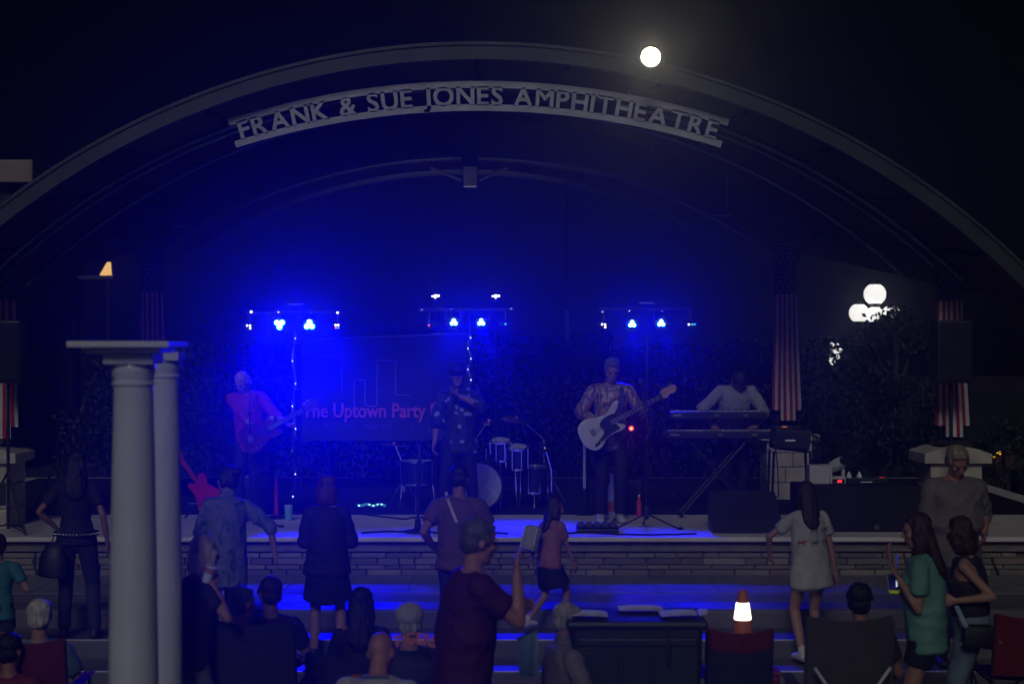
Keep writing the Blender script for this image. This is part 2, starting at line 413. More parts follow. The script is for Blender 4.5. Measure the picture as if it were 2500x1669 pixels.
# ================================================================== stone piers
def pier(label, x, D, z0, wpx=.56):
    t = thing('stone_pier', label, 'pier', (x, D, z0), group='stone piers under the roof columns')
    h = PIERZ - z0; n = 5
    hs = [h * q for q in (.26, .22, .2, .18)]; z = z0
    for k, q in enumerate(hs):
        for j in range(2):
            w0 = wpx * (.42 if (j + k) % 2 else .58)
            xx = x - wpx / 2 + w0 / 2 if j == 0 else x + wpx / 2 - w0 / 2
            MB().bbox((xx, D, z + q / 2), (w0 - .008, wpx, q - .008), .012).build('stone', M['pierstone'], t)
        z += q
    MB().bbox((x, D, z - h * .43), (wpx - .03, wpx - .03, h * .85), .01).build('mortar_core', M['mortar'], t)
    cap = MB(); prof = [(-.5, 0), (.5, 0), (.5, .55), (.3, .84), (0, 1), (-.3, .84), (-.5, .55)]
    hc = PIERZ - z; wc = wpx * 1.27
    m_ = Matrix.Translation((x, D, z)) @ Matrix.Rotation(R(90), 4, 'X')
    cap.prism([(a * wc, b * hc) for a, b in prof], wc, m_).build('cap_stone', M['pierstone'], t)
    return t
pier('pale stone pier at the right end of the stage, behind the grey sweatshirt man', *COLS[0], .5)
pL = pier('pale stone pier at the left edge of the picture with dark plaque', *COLS[1], .5)
MB().bbox((COLS[1][0] + .13, COLS[1][1] - .29, Z(1205, 17.3)), (.2, .02, .24), .004).build('plaque', M['darksteel'], pL)
pier('pale stone pier behind the equipment rack, below the long flag', COLS[2][0], COLS[2][1], SZ, .58)
pier('pale stone pier hidden behind the white columns on the left', COLS[3][0], COLS[3][1], SZ, .58)

# ================================================================== flags
def star(r):
    return [(r * (1 if k % 2 == 0 else .42) * math.sin(k * math.pi / 5), r * (1 if k % 2 == 0 else .42) * math.cos(k * math.pi / 5)) for k in range(10)]
def flag(label, D, xt0, xt1, yt, yu, xb0, xb1, yb, tail=True, group='pull-down flags on the roof columns'):
    p = P((xb0 + xb1) / 2, yb, D); t = thing('flag', label, 'flag', (p.x, p.y, p.z), group=group)
    def fn(u, v, off=0):
        x0 = xt0 + (xb0 - xt0) * v; x1 = xt1 + (xb1 - xt1) * v
        q = P(x0 + (x1 - x0) * u, yt + (yb - yt) * v, D)
        q.y += .018 * math.sin(u * 14 + 2 * v) * (1 - .4 * v) + .012 * math.sin(v * 9 + u * 3) + off; return q
    vu = (yu - yt) / (yb - yt)
    un = MB().grid(lambda u, v: fn(u, v * vu), 16, 10, .003).build('union', M['flagblue'], t, 1)
    st = MB(); rows = 10
    for j in range(rows):
        for i in range(3 if j % 2 else 4):
            u = (i + (1 if j % 2 else .5)) / 4; v = (j + .5) / rows * vu
            c = fn(u, v, -.007); s = (xt1 - xt0) / F * D * .058
            for x, y in [(0, 0)]:
                st.add([c + V((a, 0, b)) for a, b in star(s)] + [c + V((0, -.001, 0))], [[k, (k + 1) % 10, 10] for k in range(10)])
    o = st.build('stars', M['flagwhite'], un); o['kind'] = 'stuff'
    n = 10; vt = .94 if tail else 1
    for k in range(n):
        MB().grid(lambda u, v: fn((k + u) / n, vu + (vt - vu) * v), 3, 18, .003).build('stripe', M['flagred'] if k % 2 == 0 else M['flagwhite'], t, 1)
    if tail:
        for k in range(3, 8):
            MB().grid(lambda u, v: fn((k + u) / n, vt + (1 - vt) * v), 2, 3, .003).build('stripe', M['flagred'] if k % 2 == 0 else M['flagwhite'], t, 1)
    MB().tube([fn(0, 0) + V((-.03, .0, .02)), fn(1, 0) + V((.03, 0, .02))], .012, 8).build('rod', M['steel'], t)
    return t
flag('long hanging flag right of the keyboard player, reaching to the equipment rack', 20.45, 1893, 1942, 600, 718, 1884, 1957, 1026)
flag('hanging flag above the white columns at left, lower end behind their capital', 20.45, 340, 396, 592, 712, 338, 404, 1026)
flag('hanging flag at the far right, half covered by a loudspeaker', 17.45, 2289, 2344, 608, 733, 2284, 2368, 1066)
flag('hanging flag cut by the left edge of the picture', 17.45, -44, 34, 600, 733, -50, 46, 1070)

# ================================================================== the white columns near the camera
def column(label, px, D, k, wide):
    x = X(px, D); t = thing('white_column', label, 'column', (x, D, 0), group='white columns left of the stage')
    w_ = M['whitepaint']
    MB().lathe([(.126, .20), (.124, .3), (.124, .9), (.121, 1.3), (.113, 1.8), (.104, 2.3), (.096, k - .25), (.093, k - .222)], 48, (x, D, 0)).build('shaft', w_, t, 1)
    MB().lathe([(.15, .11), (.158, .13), (.155, .16), (.14, .17), (.135, .19), (.126, .205)], 40, (x, D, 0)).build('base_ring', w_, t, 1)
    MB().bbox((x, D, .055), (.33, .33, .11), .008).build('plinth', w_, t)
    MB().lathe([(.093, k - .224), (.103, k - .218), (.105, k - .208), (.100, k - .199), (.096, k - .196)], 48, (x, D, 0)).build('neck_ring', w_, t, 1)
    MB().lathe([(.097, k - .198), (.098, k - .18), (.104, k - .165), (.108, k - .145), (.108, k - .128), (.104, k - .116), (.108, k - .113)], 48, (x, D, 0)).build('capital', w_, t, 1)
    MB().bbox((x, D, k - .0875), (.244, .244, .053), .005).build('abacus', w_, t)
    if wide:
        MB().bbox((x - .012, D, k - .046), (.364, .364, .026), .004).build('abacus', w_, t)
        MB().bbox((x - .02, D, k - .016), (.49, .49, .03), .005).build('top_slab', w_, t)
    return t
c1_ = column('nearer white round column with a wide stepped capital', 326, 8.0, 2.905, True)
c2_ = column('farther white round column half hidden behind the nearer one', 397, 10.0, 2.90, False)

# ================================================================== trees, shrubs
def tree(label, x, D, z0, h, rx, rz, n, leaf=.11, mk='leaf', low=.35, seed=1, gaps=None):
    rnd = random.Random(seed); t = thing('tree', label, 'tree', (x, D, z0))
    tr = MB(); top = z0 + h * .75
    tr.tube([(x, D, z0), (x + .05, D, z0 + h * .3), (x - .04, D + .05, z0 + h * .55), (x, D, top)], [h * .035, h * .028, h * .02, h * .008], 9)
    cz = z0 + h * (low + 1) / 2; hz = h * (1 - low) / 2
    clumps = []
    for k in range(34):
        a = rnd.random() * 6.283; zz = rnd.uniform(-1, 1); rr = math.sqrt(max(0, 1 - zz * zz)) * rnd.uniform(.55, 1)
        c = V((x + rx * rr * math.cos(a), D + rx * rr * math.sin(a), cz + hz * zz * .9)); clumps.append((c, rnd.uniform(.18, .38) * rx))
        if k % 3 == 0: tr.tube([(x, D, z0 + h * rnd.uniform(.3, .6)), V((x, D, c.z)).lerp(c, .5) - V((0, 0, .2)), c], [h * .012, h * .008, h * .003], 5)
    tr.build('trunk', M['bark'], t, 1)
    cr = MB()
    for k in range(n):
        c, r = clumps[k % len(clumps)]
        p = c + V((rnd.gauss(0, .5) * r, rnd.gauss(0, .5) * r, rnd.gauss(0, .45) * r))
        e = Euler((rnd.uniform(0, 3), rnd.uniform(0, 3), rnd.uniform(0, 3))).to_matrix(); s = leaf * rnd.uniform(.6, 1.2)
        vs = [p + e @ V(q) for q in ((-s * .5, 0, 0), (0, -s * .28, 0), (s * .6, 0, .02), (0, s * .28, 0))]
        cr.add(vs, [[0, 1, 2], [0, 2, 3]])
    cr.build('crown', M[mk], t)
    return t
tree('dark leafy tree standing in front of the globe lamp cluster', X(2186, 27), 27, .0, 3.42, .80, 1.2, 9000, .10, 'leaf2', .12, 3)
tree('low shrubby tree right of the small globe lamp', X(2092, 44), 44, 0, 2.6, .8, .8, 2600, .14, 'leaf2', .2, 4)
tree('bushy shrub by the parked car at far right', X(2455, 28), 28, 0, 1.55, .6, .6, 2500, .09, 'leaf2', .08, 12)


def hedge(label, x0, x1, D, h, seed):  # hedges added to cover the lit lawn and keep the backdrop dark
    rnd = random.Random(seed); t = thing('hedge', label, 'hedge', ((x0 + x1) / 2, D, 0), group='added hedges behind the stage')
    st = MB()
    for k in range(5):
        x = x0 + (x1 - x0) * (k + .5) / 5; st.tube([(x, D, 0), (x + rnd.uniform(-.1, .1), D, h * .8)], [.05, .02], 6)
    st.build('stem', M['bark'], t)
    cr = MB()
    for k in range(11000):
        x = rnd.uniform(x0, x1); top = h * (.93 + .07 * noise.noise((x * .9, seed, 0)))
        p = V((x, D + rnd.choice((-1, -1, 1, rnd.uniform(-1, 1))) * .42 + rnd.gauss(0, .06), rnd.uniform(.05, top)))
        e = Euler((rnd.uniform(0, 3), rnd.uniform(0, 3), rnd.uniform(0, 3))).to_matrix(); s = .10 * rnd.uniform(.6, 1.2)
        cr.add([p + e @ V(q) for q in ((-s * .5, 0, 0), (0, -s * .3, 0), (s * .6, 0, .02), (0, s * .3, 0))], [[0, 1, 2], [0, 2, 3]])
    cr.build('foliage', M['leaf2'], t)
hedge('added dark hedge hiding the lit lawn behind the guitarist', -7.2, -2.4, 26, 3.1, 1)
hedge('added dark hedge hiding the lit lawn behind the drum kit', -2.35, 1.6, 26.2, 3.25, 2)
hedge('added dark hedge hiding the lit lawn behind the keyboard player', 1.65, 5.6, 26, 3.1, 3)

# ================================================================== lamps of the park
GL = emat('lamp globe', (1, .98, .94), 1.15)
def globe_post(label, D, globes, px, base=0.0):
    t = thing('globe_lamp', label, 'street lamp', (X(px, D), D, base), group='globe lamps in the park')
    ztop = min(Z(g[1], D) for g in globes) - .5
    MB().lathe([(.14, 0), (.14, .1), (.09, .2), (.06, .5), (.05, ztop + .1)], 14, (X(px, D), D, base)).build('post', M['darksteel'], t, 1)
    for gx, gy, rpx in globes:
        c = P(gx, gy, D); r = rpx / F * D
        prof = [(r * math.cos(R(a)), r * math.sin(R(a))) for a in range(-58, 63, 10)]
        MB().lathe(prof, 24, c).build('globe', GL, t, 'all')
        MB().lathe([(r * .42, -r * 1.08), (r * .52, -r * .9), (r * .54, -r * .84)], 16, c).build('globe_holder', M['darksteel'], t, 1)
        MB().tube([c - V((0, 0, r * 1.0)), c - V((0, 0, r * 1.5)), V((X(px, D), D, c.z - r * 2.2))], .025, 8).build('arm', M['darksteel'], t, 1)
        MB().lathe([(r * .5, r * .86), (r * .44, r * .94), (r * .14, r * 1.12), (r * .03, r * 1.3)], 12, c).build('finial', M['darksteel'], t, 1)
    return t
globe_post('large cluster of white globes partly behind dark leaves', 30, [(2136, 718, 27), (2097, 764, 24), (2176, 768, 23), (2136, 768, 21)], 2136)
globe_post('small pair of white globes one above the other, left of the tree', 48, [(2040, 848, 16.5), (2039, 878, 15)], 2040)
# flood light fixed to the front edge of the roof
fl = P(1587, 143, 15.82)
t = thing('flood_light', 'dazzling warm flood light on the right of the arched roof edge', 'flood light', (fl.x, 15.9, fl.z))
rx_ = Matrix.Rotation(R(90), 3, 'X')
MB().lathe([(.03, -.07), (.07, -.06), (.10, .01), (.115, .05), (.115, .07)], 24, fl, rx_).build('housing', M['darksteel'], t, 1)
MB().bbox(fl + V((0, .09, -.02)), (.05, .1, .05), .006).build('bracket', M['darksteel'], t)
MB().lathe([(.01, 0), (.088, 0), (.094, .01), (.05, .024), (.01, .03)], 24, fl + V((0, -.072, 0)), rx_).build('lens', emat('flood lens', (1, .95, .62), 14), t, 1)
def lamp(name, kind, loc, energy, col, aim=None, size=.05, cone=60, blend=1, parent=None):
    d = bpy.data.lights.new(name, kind); d.energy = energy; d.color = col; d.shadow_soft_size = size
    if kind == 'SPOT': d.spot_size = R(cone); d.spot_blend = blend
    o = bpy.data.objects.new(name, d); COL.objects.link(o)
    if parent is not None: o.parent = parent; o.matrix_parent_inverse = MW[parent.name].inverted()
    o.location = loc
    if aim is not None: o.rotation_euler = (V(aim) - V(loc)).to_track_quat('-Z', 'Y').to_euler()
    return o
lamp('flood_beam', 'SPOT', fl + V((0, -.2, 0)), FLOOD_W, (1, .92, .62), aim=(0, 2, 2.9), size=.1, cone=110, parent=t)

# ================================================================== building at left and its wall lamp, parked car
bx0, bx1, bD = -22, X(92, 36), 36
t = thing('brick_building', 'dark brick building with pale cornice behind the left end of the roof', 'building', ((bx0 + bx1) / 2, bD, 0))
MB().box(((bx0 + bx1) / 2 - .3, bD + 3, 3.2), (bx1 - bx0 - .6, 6, 6.4)).build('wall', M['brick'], t)
MB().bbox(((bx0 + bx1) / 2, bD + 2.9, 6.65), (bx1 - bx0, 6.6, .5), .03).build('cornice', M['cream'], t)
for k in range(5):
    for z in (1.6, 4.3):
        xx = bx1 - 1.5 - k * 2.1
        w_ = MB().bbox((xx, bD - .01, z), (1.0, .08, 1.5), .01).build('window', M['cream'], t)
        MB().box((xx, bD - .055, z), (.86, .02, 1.36)).build('pane', M['glass'], w_)
p = P(262, 672, 34.5)
t = thing('wall_lamp', 'small warm lamp lighting a wedge of wall above the left column', 'lamp', (p.x, 34.5, 0))
MB().tube([(p.x, 34.6, 0), (p.x, 34.6, p.z)], .05, 8).build('post', M['darksteel'], t)
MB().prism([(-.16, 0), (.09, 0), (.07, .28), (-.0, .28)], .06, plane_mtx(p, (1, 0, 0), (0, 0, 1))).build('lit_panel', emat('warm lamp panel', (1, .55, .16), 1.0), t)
MB().bbox(p + V((-.25, .03, -.05)), (.75, .1, .07), .01).build('bracket', M['darksteel'], t)

def car(label, x, D, rz):
    t = thing('parked_car', label, 'car', (x, D, 0), rz)
    paint = mat('dark car paint', (.10, .075, .05), .25, .3, bump=0)
    prof = [(-2.15, .35), (-2.2, .75), (-2.1, .95), (-1.2, 1.05), (-.5, 1.42), (.7, 1.45), (1.5, 1.1), (2.1, 1.0), (2.2, .7), (2.15, .35)]
    b = MB().prism(prof, 1.7, Matrix.Rotation(R(90), 4, 'X'), .04); b.build('body', paint, t, 1, world=False)
    for s in (-1, 1):
        MB().prism([(-1.05, 1.06), (-.45, 1.36), (.05, 1.38), (.05, 1.06)], .02, Matrix.Translation((0, s * .86, 0)) @ Matrix.Rotation(R(90), 4, 'X')).build('window', M['glass'], t, world=False)
        MB().prism([(.12, 1.06), (.12, 1.38), (.66, 1.38), (1.3, 1.08)], .02, Matrix.Translation((0, s * .86, 0)) @ Matrix.Rotation(R(90), 4, 'X')).build('window', M['glass'], t, world=False)
        for xx in (-1.35, 1.35):
            wo = MB().lathe([(.2, -.1), (.31, -.1), (.33, -.05), (.33, .05), (.31, .1), (.2, .1)], 24, (xx, s * .78, .33), Matrix.Rotation(R(90), 3, 'X')).build('tyre', M['rubber'], t, 1, world=False)
            MB().lathe([(.05, -.11), (.2, -.105), (.2, .105), (.05, .11)], 16, (xx, s * .78, .33), Matrix.Rotation(R(90), 3, 'X')).build('rim', M['steel'], wo, 1, world=False)
        MB().bbox((-2.16, s * .62, .82), (.08, .3, .12), .02).build('headlight', M['glass'], t, world=False)
    MB().bbox((-2.0, -.86, .9), (.42, .06, .06), .02, Matrix.Rotation(R(-38), 3, 'Y')).build('marker_light', emat('amber marker', (1, .5, .03), 2.6), t, world=False)
    return t
car('dark car at the far right edge with one amber marker light', X(2436, 30) + 2.0, 30.6, 0)

# stage haze in the air
hz = MB().box((0, 45, 8), (196, 196, 19)).build('haze', M['glass']); hz['kind'] = 'stuff'
hm = bpy.data.materials.new('haze air'); hm.use_nodes = True; hn = hm.node_tree
for q in list(hn.nodes):
    if q.type == 'BSDF_PRINCIPLED': hn.nodes.remove(q)
pv = hn.nodes.new('ShaderNodeVolumePrincipled'); pv.inputs['Color'].default_value = (.9, .92, 1, 1)
pv.inputs['Density'].default_value = HAZE; pv.inputs['Anisotropy'].default_value = .9
hn.links.new(pv.outputs[0], [q for q in hn.nodes if q.type == 'OUTPUT_MATERIAL'][0].inputs['Volume'])
hz.data.materials.clear(); hz.data.materials.append(hm)
# ================================================================== stage lights on T-bar stands
BLUE = (.0, .0, 1.0)
LEDW = emat('blue led core', (.30, .62, 1), 9); LEDC = emat('blue led rim', (.0, .62, 1), 1.4)
LWHITE = emat('white led', (1, .93, .85), 3); LRED = emat('red led', (1, .12, .16), 1.6); LTEAL = emat('teal led', (.05, .5, .8), 1.2); LDIM = emat('dim white led', (.8, .8, 1), .5)
SPOTS = []
def par_bar(label, D, x0, x1, yb, heads, derbies, polepx, dots, led=.024, plate=None, rope=None):
    zf = SZ + .012
    bx = X(polepx, D); t = thing('light_stand', label, 'stage light', (bx, D, zf), group='T-bar light stands')
    MB().bbox(((X(x0, D) + X(x1, D)) / 2, D, Z(yb, D)), (X(x1, D) - X(x0, D), .045, .04), .005).build('bar', M['black'], t)
    MB().tube([(bx, D + .02, zf + .3), (bx, D + .02, zf + 1.3)], .019, 10).build('pole', M['black'], t, 1)
    MB().tube([(bx, D + .02, zf + 1.2), (bx, D + .02, Z(yb, D))], .014, 10).build('pole', M['black'], t, 1)
    MB().tube([(bx, D + .02, zf + 1.22), (bx, D + .02, zf + 1.32)], .028, 10).build('collar', M['black'], t, 1)
    for a in (20, 140, 260):
        e = V((bx + .5 * math.cos(R(a)), D + .02 + .5 * math.sin(R(a)), zf + .02))
        MB().tube([(bx, D + .02, zf + .75), e], .011, 6).build('leg', M['black'], t, 1)
        MB().tube([(bx, D + .02, zf + .32), V((bx, D + .02, zf + .4)).lerp(e, .55)], .007, 6).build('brace', M['black'], t, 1)
        MB().tube([e, e - V((0, 0, .02))], .016, 6).build('foot', M['rubber'], t, 1)
    for hx, hy, inv, (ax, ay, aD), pw, cone in heads:
        c = P(hx, hy, D - .05); aim = P(ax, ay, aD); rot = (aim - c).to_track_quat('Z', 'Y').to_matrix()
        h = MB().lathe([(.06, -.17), (.075, -.15), (.085, -.02), (.09, .0), (.085, .012), (.078, .0)], 20, c, rot).build('par_can', M['black'], t, 1)
        MB().tube([c + V((-.1, 0, 0)), c + V((-.1, 0, .1)), c + V((0, 0, .17)), c + V((.1, 0, .1)), c + V((.1, 0, 0))], .008, 6).build('yoke', M['black'], h)
        for k in range(3):
            a = R(90 + 120 * k + (180 if inv else 0)); o = V((math.cos(a) * led * 1.25, math.sin(a) * led * 1.25, .012))
            MB().lathe([(led, 0), (led, .006), (led * .6, .012)], 14, c + V((o.x, -.03, o.y)), Matrix.Rotation(R(90), 3, 'X')).build('led', LEDW, h, 1)
            MB().lathe([(led * 1.28, 0), (led * 1.28, .004)], 14, c + V((o.x, -.012, o.y)), Matrix.Rotation(R(90), 3, 'X')).build('led_ring', LEDC, h, 1)
        lo = c + rot @ V((0, 0, .10)); SPOTS.append((t, lo, aim, pw, cone)); SPOTS.append((t, lo, P(hx, 870, 8), min(pw * .11, W * .12 if hx > 1300 else 1e9), 42))
    for dx, dy, kind in derbies:
        c = P(dx, dy, D - .04)
        h = MB().lathe([(.03, -.05), (.075, -.03), (.08, .02), (.075, .03)], 18, c, Matrix.Rotation(R(18), 3, 'X')).build('derby_light', M['black'], t, 1)
        MB().tube([c + V((0, 0, .03)), V((c.x, D, Z(yb, D)))], .012, 6).build('bracket', M['black'], h)
        for k, (ox, oz, m_) in enumerate(kind):
            MB().ell(c + V((ox, -.085, oz - .01)), (.012, .008, .013), n=8, m=6).build('led', m_, h, 1)
    for dx, dy, m_, r in dots:
        MB().ell(P(dx, dy, D - .045), (r, r * .7, r), n=8, m=6).build('indicator', m_, t, 1)
    if plate:
        MB().bbox(P(plate[0], plate[1], D - .02), (.17, .16, .022), .006).build('control_box', M['cardwhite'], t)
        MB().tube([P(plate[0] - 30, plate[1] + 4, D - .02), P(plate[0] - 32, yb, D)], .01, 6).build('clamp', M['steel'], t)
    if rope:
        pts = []; n = 60; y0, y1 = rope
        for k in range(n + 1):
            v = k / n; z = Z(y0 + (y1 - y0) * v, D); pts.append(V((bx + .020 * math.cos(v * 22), D - .0 + .022 * math.sin(v * 22), z)))
        r_ = MB().tube(pts, .012, 6).build('light_rope', mat('clear tube', (.14, .17, .22), .3, var=.1, bump=0), t, 1)
        for k in range(2, n, 8):
            MB().ell(pts[k] + V((0, -.018, 0)), (.008, .008, .010), n=8, m=6).build('rope_led', emat('rope led', (.6, .8, 1), 2.2), r_, 1)
    return t
W = PAR_W
wh = [(-.02, .012, LWHITE), (.016, .01, LWHITE), (.018, -.022, LWHITE)]
par_bar('left blue light bar, the brightest, above the bald guitarist', 19.6, 600, 836, 763,
        [(683, 791, True, (755, 1575, 13), W * 3.4, 44), (756, 793, False, (860, 1575, 13), W * 3.4, 44)],
        [(610, 795, wh), (824, 794, [(-.015, .012, LWHITE), (.018, .014, LWHITE), (-.012, -.02, LRED), (.02, -.02, LTEAL)])], 718,
        [(613, 761, LWHITE, .016), (679, 761, LWHITE, .011), (760, 763, LDIM, .007), (824, 763, LWHITE, .014)], .029, (722, 743), (812, 1225))
par_bar('middle blue light bar above the singer', 19.75, 1020, 1252, 756,
        [(1108, 787, False, (960, 1330, 15.5), W * 1.2, 40), (1175, 787, False, (1275, 1190, 17.4), W * 2.2, 44)],
        [(1048, 792, [(0, 0, LRED)]), (1234, 789, [(0, 0, LTEAL)])], 1146,
        [(1030, 756, LDIM, .01), (1102, 755, LDIM, .008), (1176, 754, LDIM, .008), (1248, 753, LDIM, .01)], .021, None, (818, 1010))
par_bar('right blue light bar above the bass player', 19.6, 1462, 1692, 754,
        [(1543, 791, False, (1590, 1450, 15.2), W * 1.1, 38), (1614, 789, False, (1860, 1450, 15.2), W * 1.1, 40)],
        [(1473, 792, wh), (1684, 790, [(-.02, 0, LWHITE), (.02, 0, LTEAL), (.05, .002, LTEAL)])], 1580,
        [(1471, 761, LDIM, .012), (1537, 760, LWHITE, .010), (1617, 758, LDIM, .009)], .021, (1578, 740), None)
for px, lab in ((1063, 'small white effect light high left of the middle light bar'), (1210, 'small white effect light high right of the middle light bar')):
    p = P(px, 723, 21.4); t = thing('effect_light', lab, 'stage light', (p.x, 21.4, SZ + .01))
    MB().tube([(p.x, 21.46, SZ + .01), (p.x, 21.46, p.z)], .014, 8).build('pole', M['black'], t, 1)
    MB().lathe([(.16, 0), (.16, .02), (.03, .04)], 16, (p.x, 21.46, SZ + .012)).build('base', M['black'], t, 1)
    MB().bbox(p + V((0, .02, 0)), (.13, .07, .09), .01).build('housing', M['black'], t)
    for ox, oz, r in ((-.04, 0, .012), (0, 0, .024), (.042, .004, .016), (.0, -.035, .01)):
        MB().ell(p + V((ox, -.02, oz)), (r, .008, r), n=8, m=6).build('led', LWHITE if r > .011 else LDIM, t, 1)
for px, ax in ((1063, 960), (1210, 1150)):
    lamp('effect_beam', 'SPOT', P(px, 712, 21.3), 60, (1, .95, .9), aim=P(ax, 395, 22.9), size=.03, cone=90, blend=1)
for t, lo, aim, pw, cone in SPOTS:
    lamp('par_beam', 'SPOT', lo, pw, BLUE, aim=aim, size=.05, cone=cone, blend=1, parent=t)

# ================================================================== banner
BD = 20.9
t = thing('banner', 'dark backdrop banner with skyline outlines and red lettering', 'banner', P(930, 1075, BD))
bx0, bx1 = 735, 1150
def bfn(u, v):
    ytop = 828 - 14 * u; q = P(bx0 + (bx1 - bx0) * u, ytop + (1075 - ytop) * v, BD); q.y += .02 * math.sin(u * 9) * v; return q
MB().grid(bfn, 30, 12, .004).build('cloth', mat('dark banner vinyl', (.02, .021, .03), .5, scale=4, bump=.1), t, 1)
MB().tube([bfn(0, 0), bfn(1, 0)], .016, 8).build('top_pole', M['steel'], t, 1)
for u in (0, 1):
    q = bfn(u, 0); MB().tube([q, (q.x, q.y, SZ + .01)], .014, 8).build('upright', M['black'], t, 1)
def outl(pts):
    mb = MB()
    for a, b in zip(pts, pts[1:]):
        A, B = P(*a, BD - .03), P(*b, BD - .03); mb.tube([A, B], .006, 4)
    return mb
for pts in ([(772, 866), (836, 872), (834, 960)], [(865, 990), (865, 926), (891, 927), (891, 990), (918, 992)], [(920, 990), (921, 880), (966, 881), (966, 963), (1000, 965)]):
    outl(pts).build('skyline_line', mat('pale print', (.4, .4, .45), .6, bump=0), t)
bs = F / (BD - .03)
def put_text(txt, px, py, hpx, wpx, m_, parent, D, name, off=.0):
    mb = text_mb(txt, 1, .002, off); x0 = min(q.x for q in mb.v); x1 = max(q.x for q in mb.v); hy = hh
    k = F / D; sx = wpx / k / (x1 - x0); sy = hpx / k / hy; o_ = P(px, py, D)
    mb.v = [V((o_.x + (q.x - x0) * sx, o_.y - q.z, o_.z + q.y * sy)) for q in mb.v]
    return mb.build(name, m_, parent)
RT = mat('red lettering', (.75, .13, .13), .6, bump=0, var=.1)
put_text('The Uptown Party Band', 738, 1018, 33, 390, RT, t, BD - .034, 'lettering', .02)
GT = mat('grey lettering', (.13, .13, .16), .6, bump=0)
for s_, px, wp in (('S', 793, 8), ('IN', 845, 18), ('THE', 888, 32), ('FO', 934, 22), ('2', 1000, 9)): put_text(s_, px, 1047, 11, wp, GT, t, BD - .034, 'lettering')

# ================================================================== drums
DR = 19.2; zf = SZ + .012
KIT = mat('dark blue drum shell', (.02, .025, .06), .25, .2, bump=0)
def drum(label, px, zb, r, h, tilt=0, legs=0, D=DR, name='tom_drum', head=None):
    x = X(px, D); t = thing(name, label, 'drum', (x, D, zf), group='drum kit pieces')
    rot = Matrix.Rotation(R(tilt), 3, 'X'); c = V((x, D, zb + h / 2))
    MB().lathe([(r, -h / 2), (r, h / 2)], 28, c, rot).build('shell', KIT, t, 1)
    MB().lathe([(r * .97, h / 2), (r * .97, h / 2 + .004)], 28, c, rot).build('drum_head', head or M['cardwhite'], t, 1)
    for s in (-1, 1): MB().lathe([(r + .004, s * h / 2 - .014), (r + .014, s * h / 2 - .012), (r + .014, s * h / 2 + .012), (r + .004, s * h / 2 + .014)], 28, c, rot, True).build('hoop', M['chrome'], t, 1)
    for k in range(8):
        a = R(22 + 45 * k); q = V((math.cos(a) * (r + .016), math.sin(a) * (r + .016), 0))
        MB().tube([c + rot @ (q + V((0, 0, -h / 2))), c + rot @ (q + V((0, 0, h / 2)))], .007, 6).build('tension_rod', M['chrome'], t, 1)
    for k in range(legs):
        a = R(30 + 120 * k); q = V((math.cos(a) * (r + .03), math.sin(a) * (r + .03), 0))
        MB().tube([(x + q.x, D + q.y, zb + h * .6), (x + q.x, D + q.y, zb - .05), (x + q.x * 1.15, D + q.y * 1.15, zf + .005)], .009, 6).build('leg', M['chrome'], t, 1)
    return t
drum('large floor tom at the left of the drum kit', 1018, Z(1180, DR), .185, Z(1126, DR) - Z(1180, DR), 0, 3)
drum('rack tom right of the singer with bright lugs', 1262, Z(1140, DR), .125, .24, 12, 0)
drum('second rack tom just right of the singer', 1222, Z(1120, DR), .115, .22, 12, 0, DR + .02)
drum('floor tom at the right of the drum kit on three legs', 1304, Z(1205, DR), .16, .3, 0, 3, DR + .25)
drum('snare drum low behind the singer', 1222, Z(1128, DR), .17, .13, -6, 3, DR + .35, 'snare_drum')
bt = thing('bass_drum', 'bass drum with pale front head behind the singer legs', 'drum', (X(1168, DR), DR, zf), group='drum kit pieces')
rx = Matrix.Rotation(R(90), 3, 'X'); bc = V((X(1168, DR), DR, zf + .30))
MB().lathe([(.28, -.2), (.28, .2)], 36, bc, rx).build('shell', KIT, bt, 1)
MB().lathe([(.272, .2), (.272, .206)], 36, bc, rx).build('drum_head', mat('pale drum head', (.62, .62, .68), .5, bump=0), bt, 1)
for s in (-1, 1): MB().lathe([(.28, s * .2 - .02), (.297, s * .2 - .02), (.297, s * .2 + .02), (.28, s * .2 + .02)], 36, bc, rx, True).build('hoop', M['black'], bt, 1)
for k in range(8):
    a = R(22 + 45 * k); q = V((math.cos(a) * .3, 0, math.sin(a) * .3)); MB().tube([bc + q + V((0, -.2, 0)), bc + q + V((0, .2, 0))], .007, 6).build('tension_rod', M['chrome'], bt, 1)
for s in (-1, 1): MB().tube([bc + V((s * .24, -.1, -.1)), bc + V((s * .36, -.2, -.295))], .01, 6).build('spur', M['chrome'], bt, 1)
MB().tube([bc + V((0, 0, .27)), bc + V((.05, 0, .5)), (X(1262, DR), DR, Z(1118, DR))], .011, 6).build('tom_holder', M['chrome'], bt, 1)
def cymbal(label, px, py, r, tilt, D, boom=0):
    p = P(px, py, D); t = thing('cymbal', label, 'cymbal', (p.x + boom, D, zf), group='drum kit pieces')
    MB().lathe([(r, 0), (r * .6, .012), (r * .2, .022), (r * .17, .04), (.01, .05)], 28, p, Euler((R(tilt), R(6), 0)).to_matrix()).build('disc', M['brass'], t, 1)
    b = V((p.x + boom, D + .05, zf)); MB().tube([b + V((0, 0, .2)), b + V((0, 0, max(.4, p.z - zf - .25))), p + V((0, 0, .04))], .010, 6).build('stand', M['chrome'], t, 1)
    for a in (90, 210, 330): MB().tube([b + V((0, 0, .38)), b + V((.24 * math.cos(R(a)), .24 * math.sin(R(a)), .012))], .008, 6).build('leg', M['chrome'], t, 1)
    return t
cymbal('flat ride cymbal at the left of the drum kit', 962, 1088, .2, -4, DR + .2, .12)
cymbal('tilted crash cymbal right of the rack tom', 1262, 1022, .2, 14, DR + .5, .33)
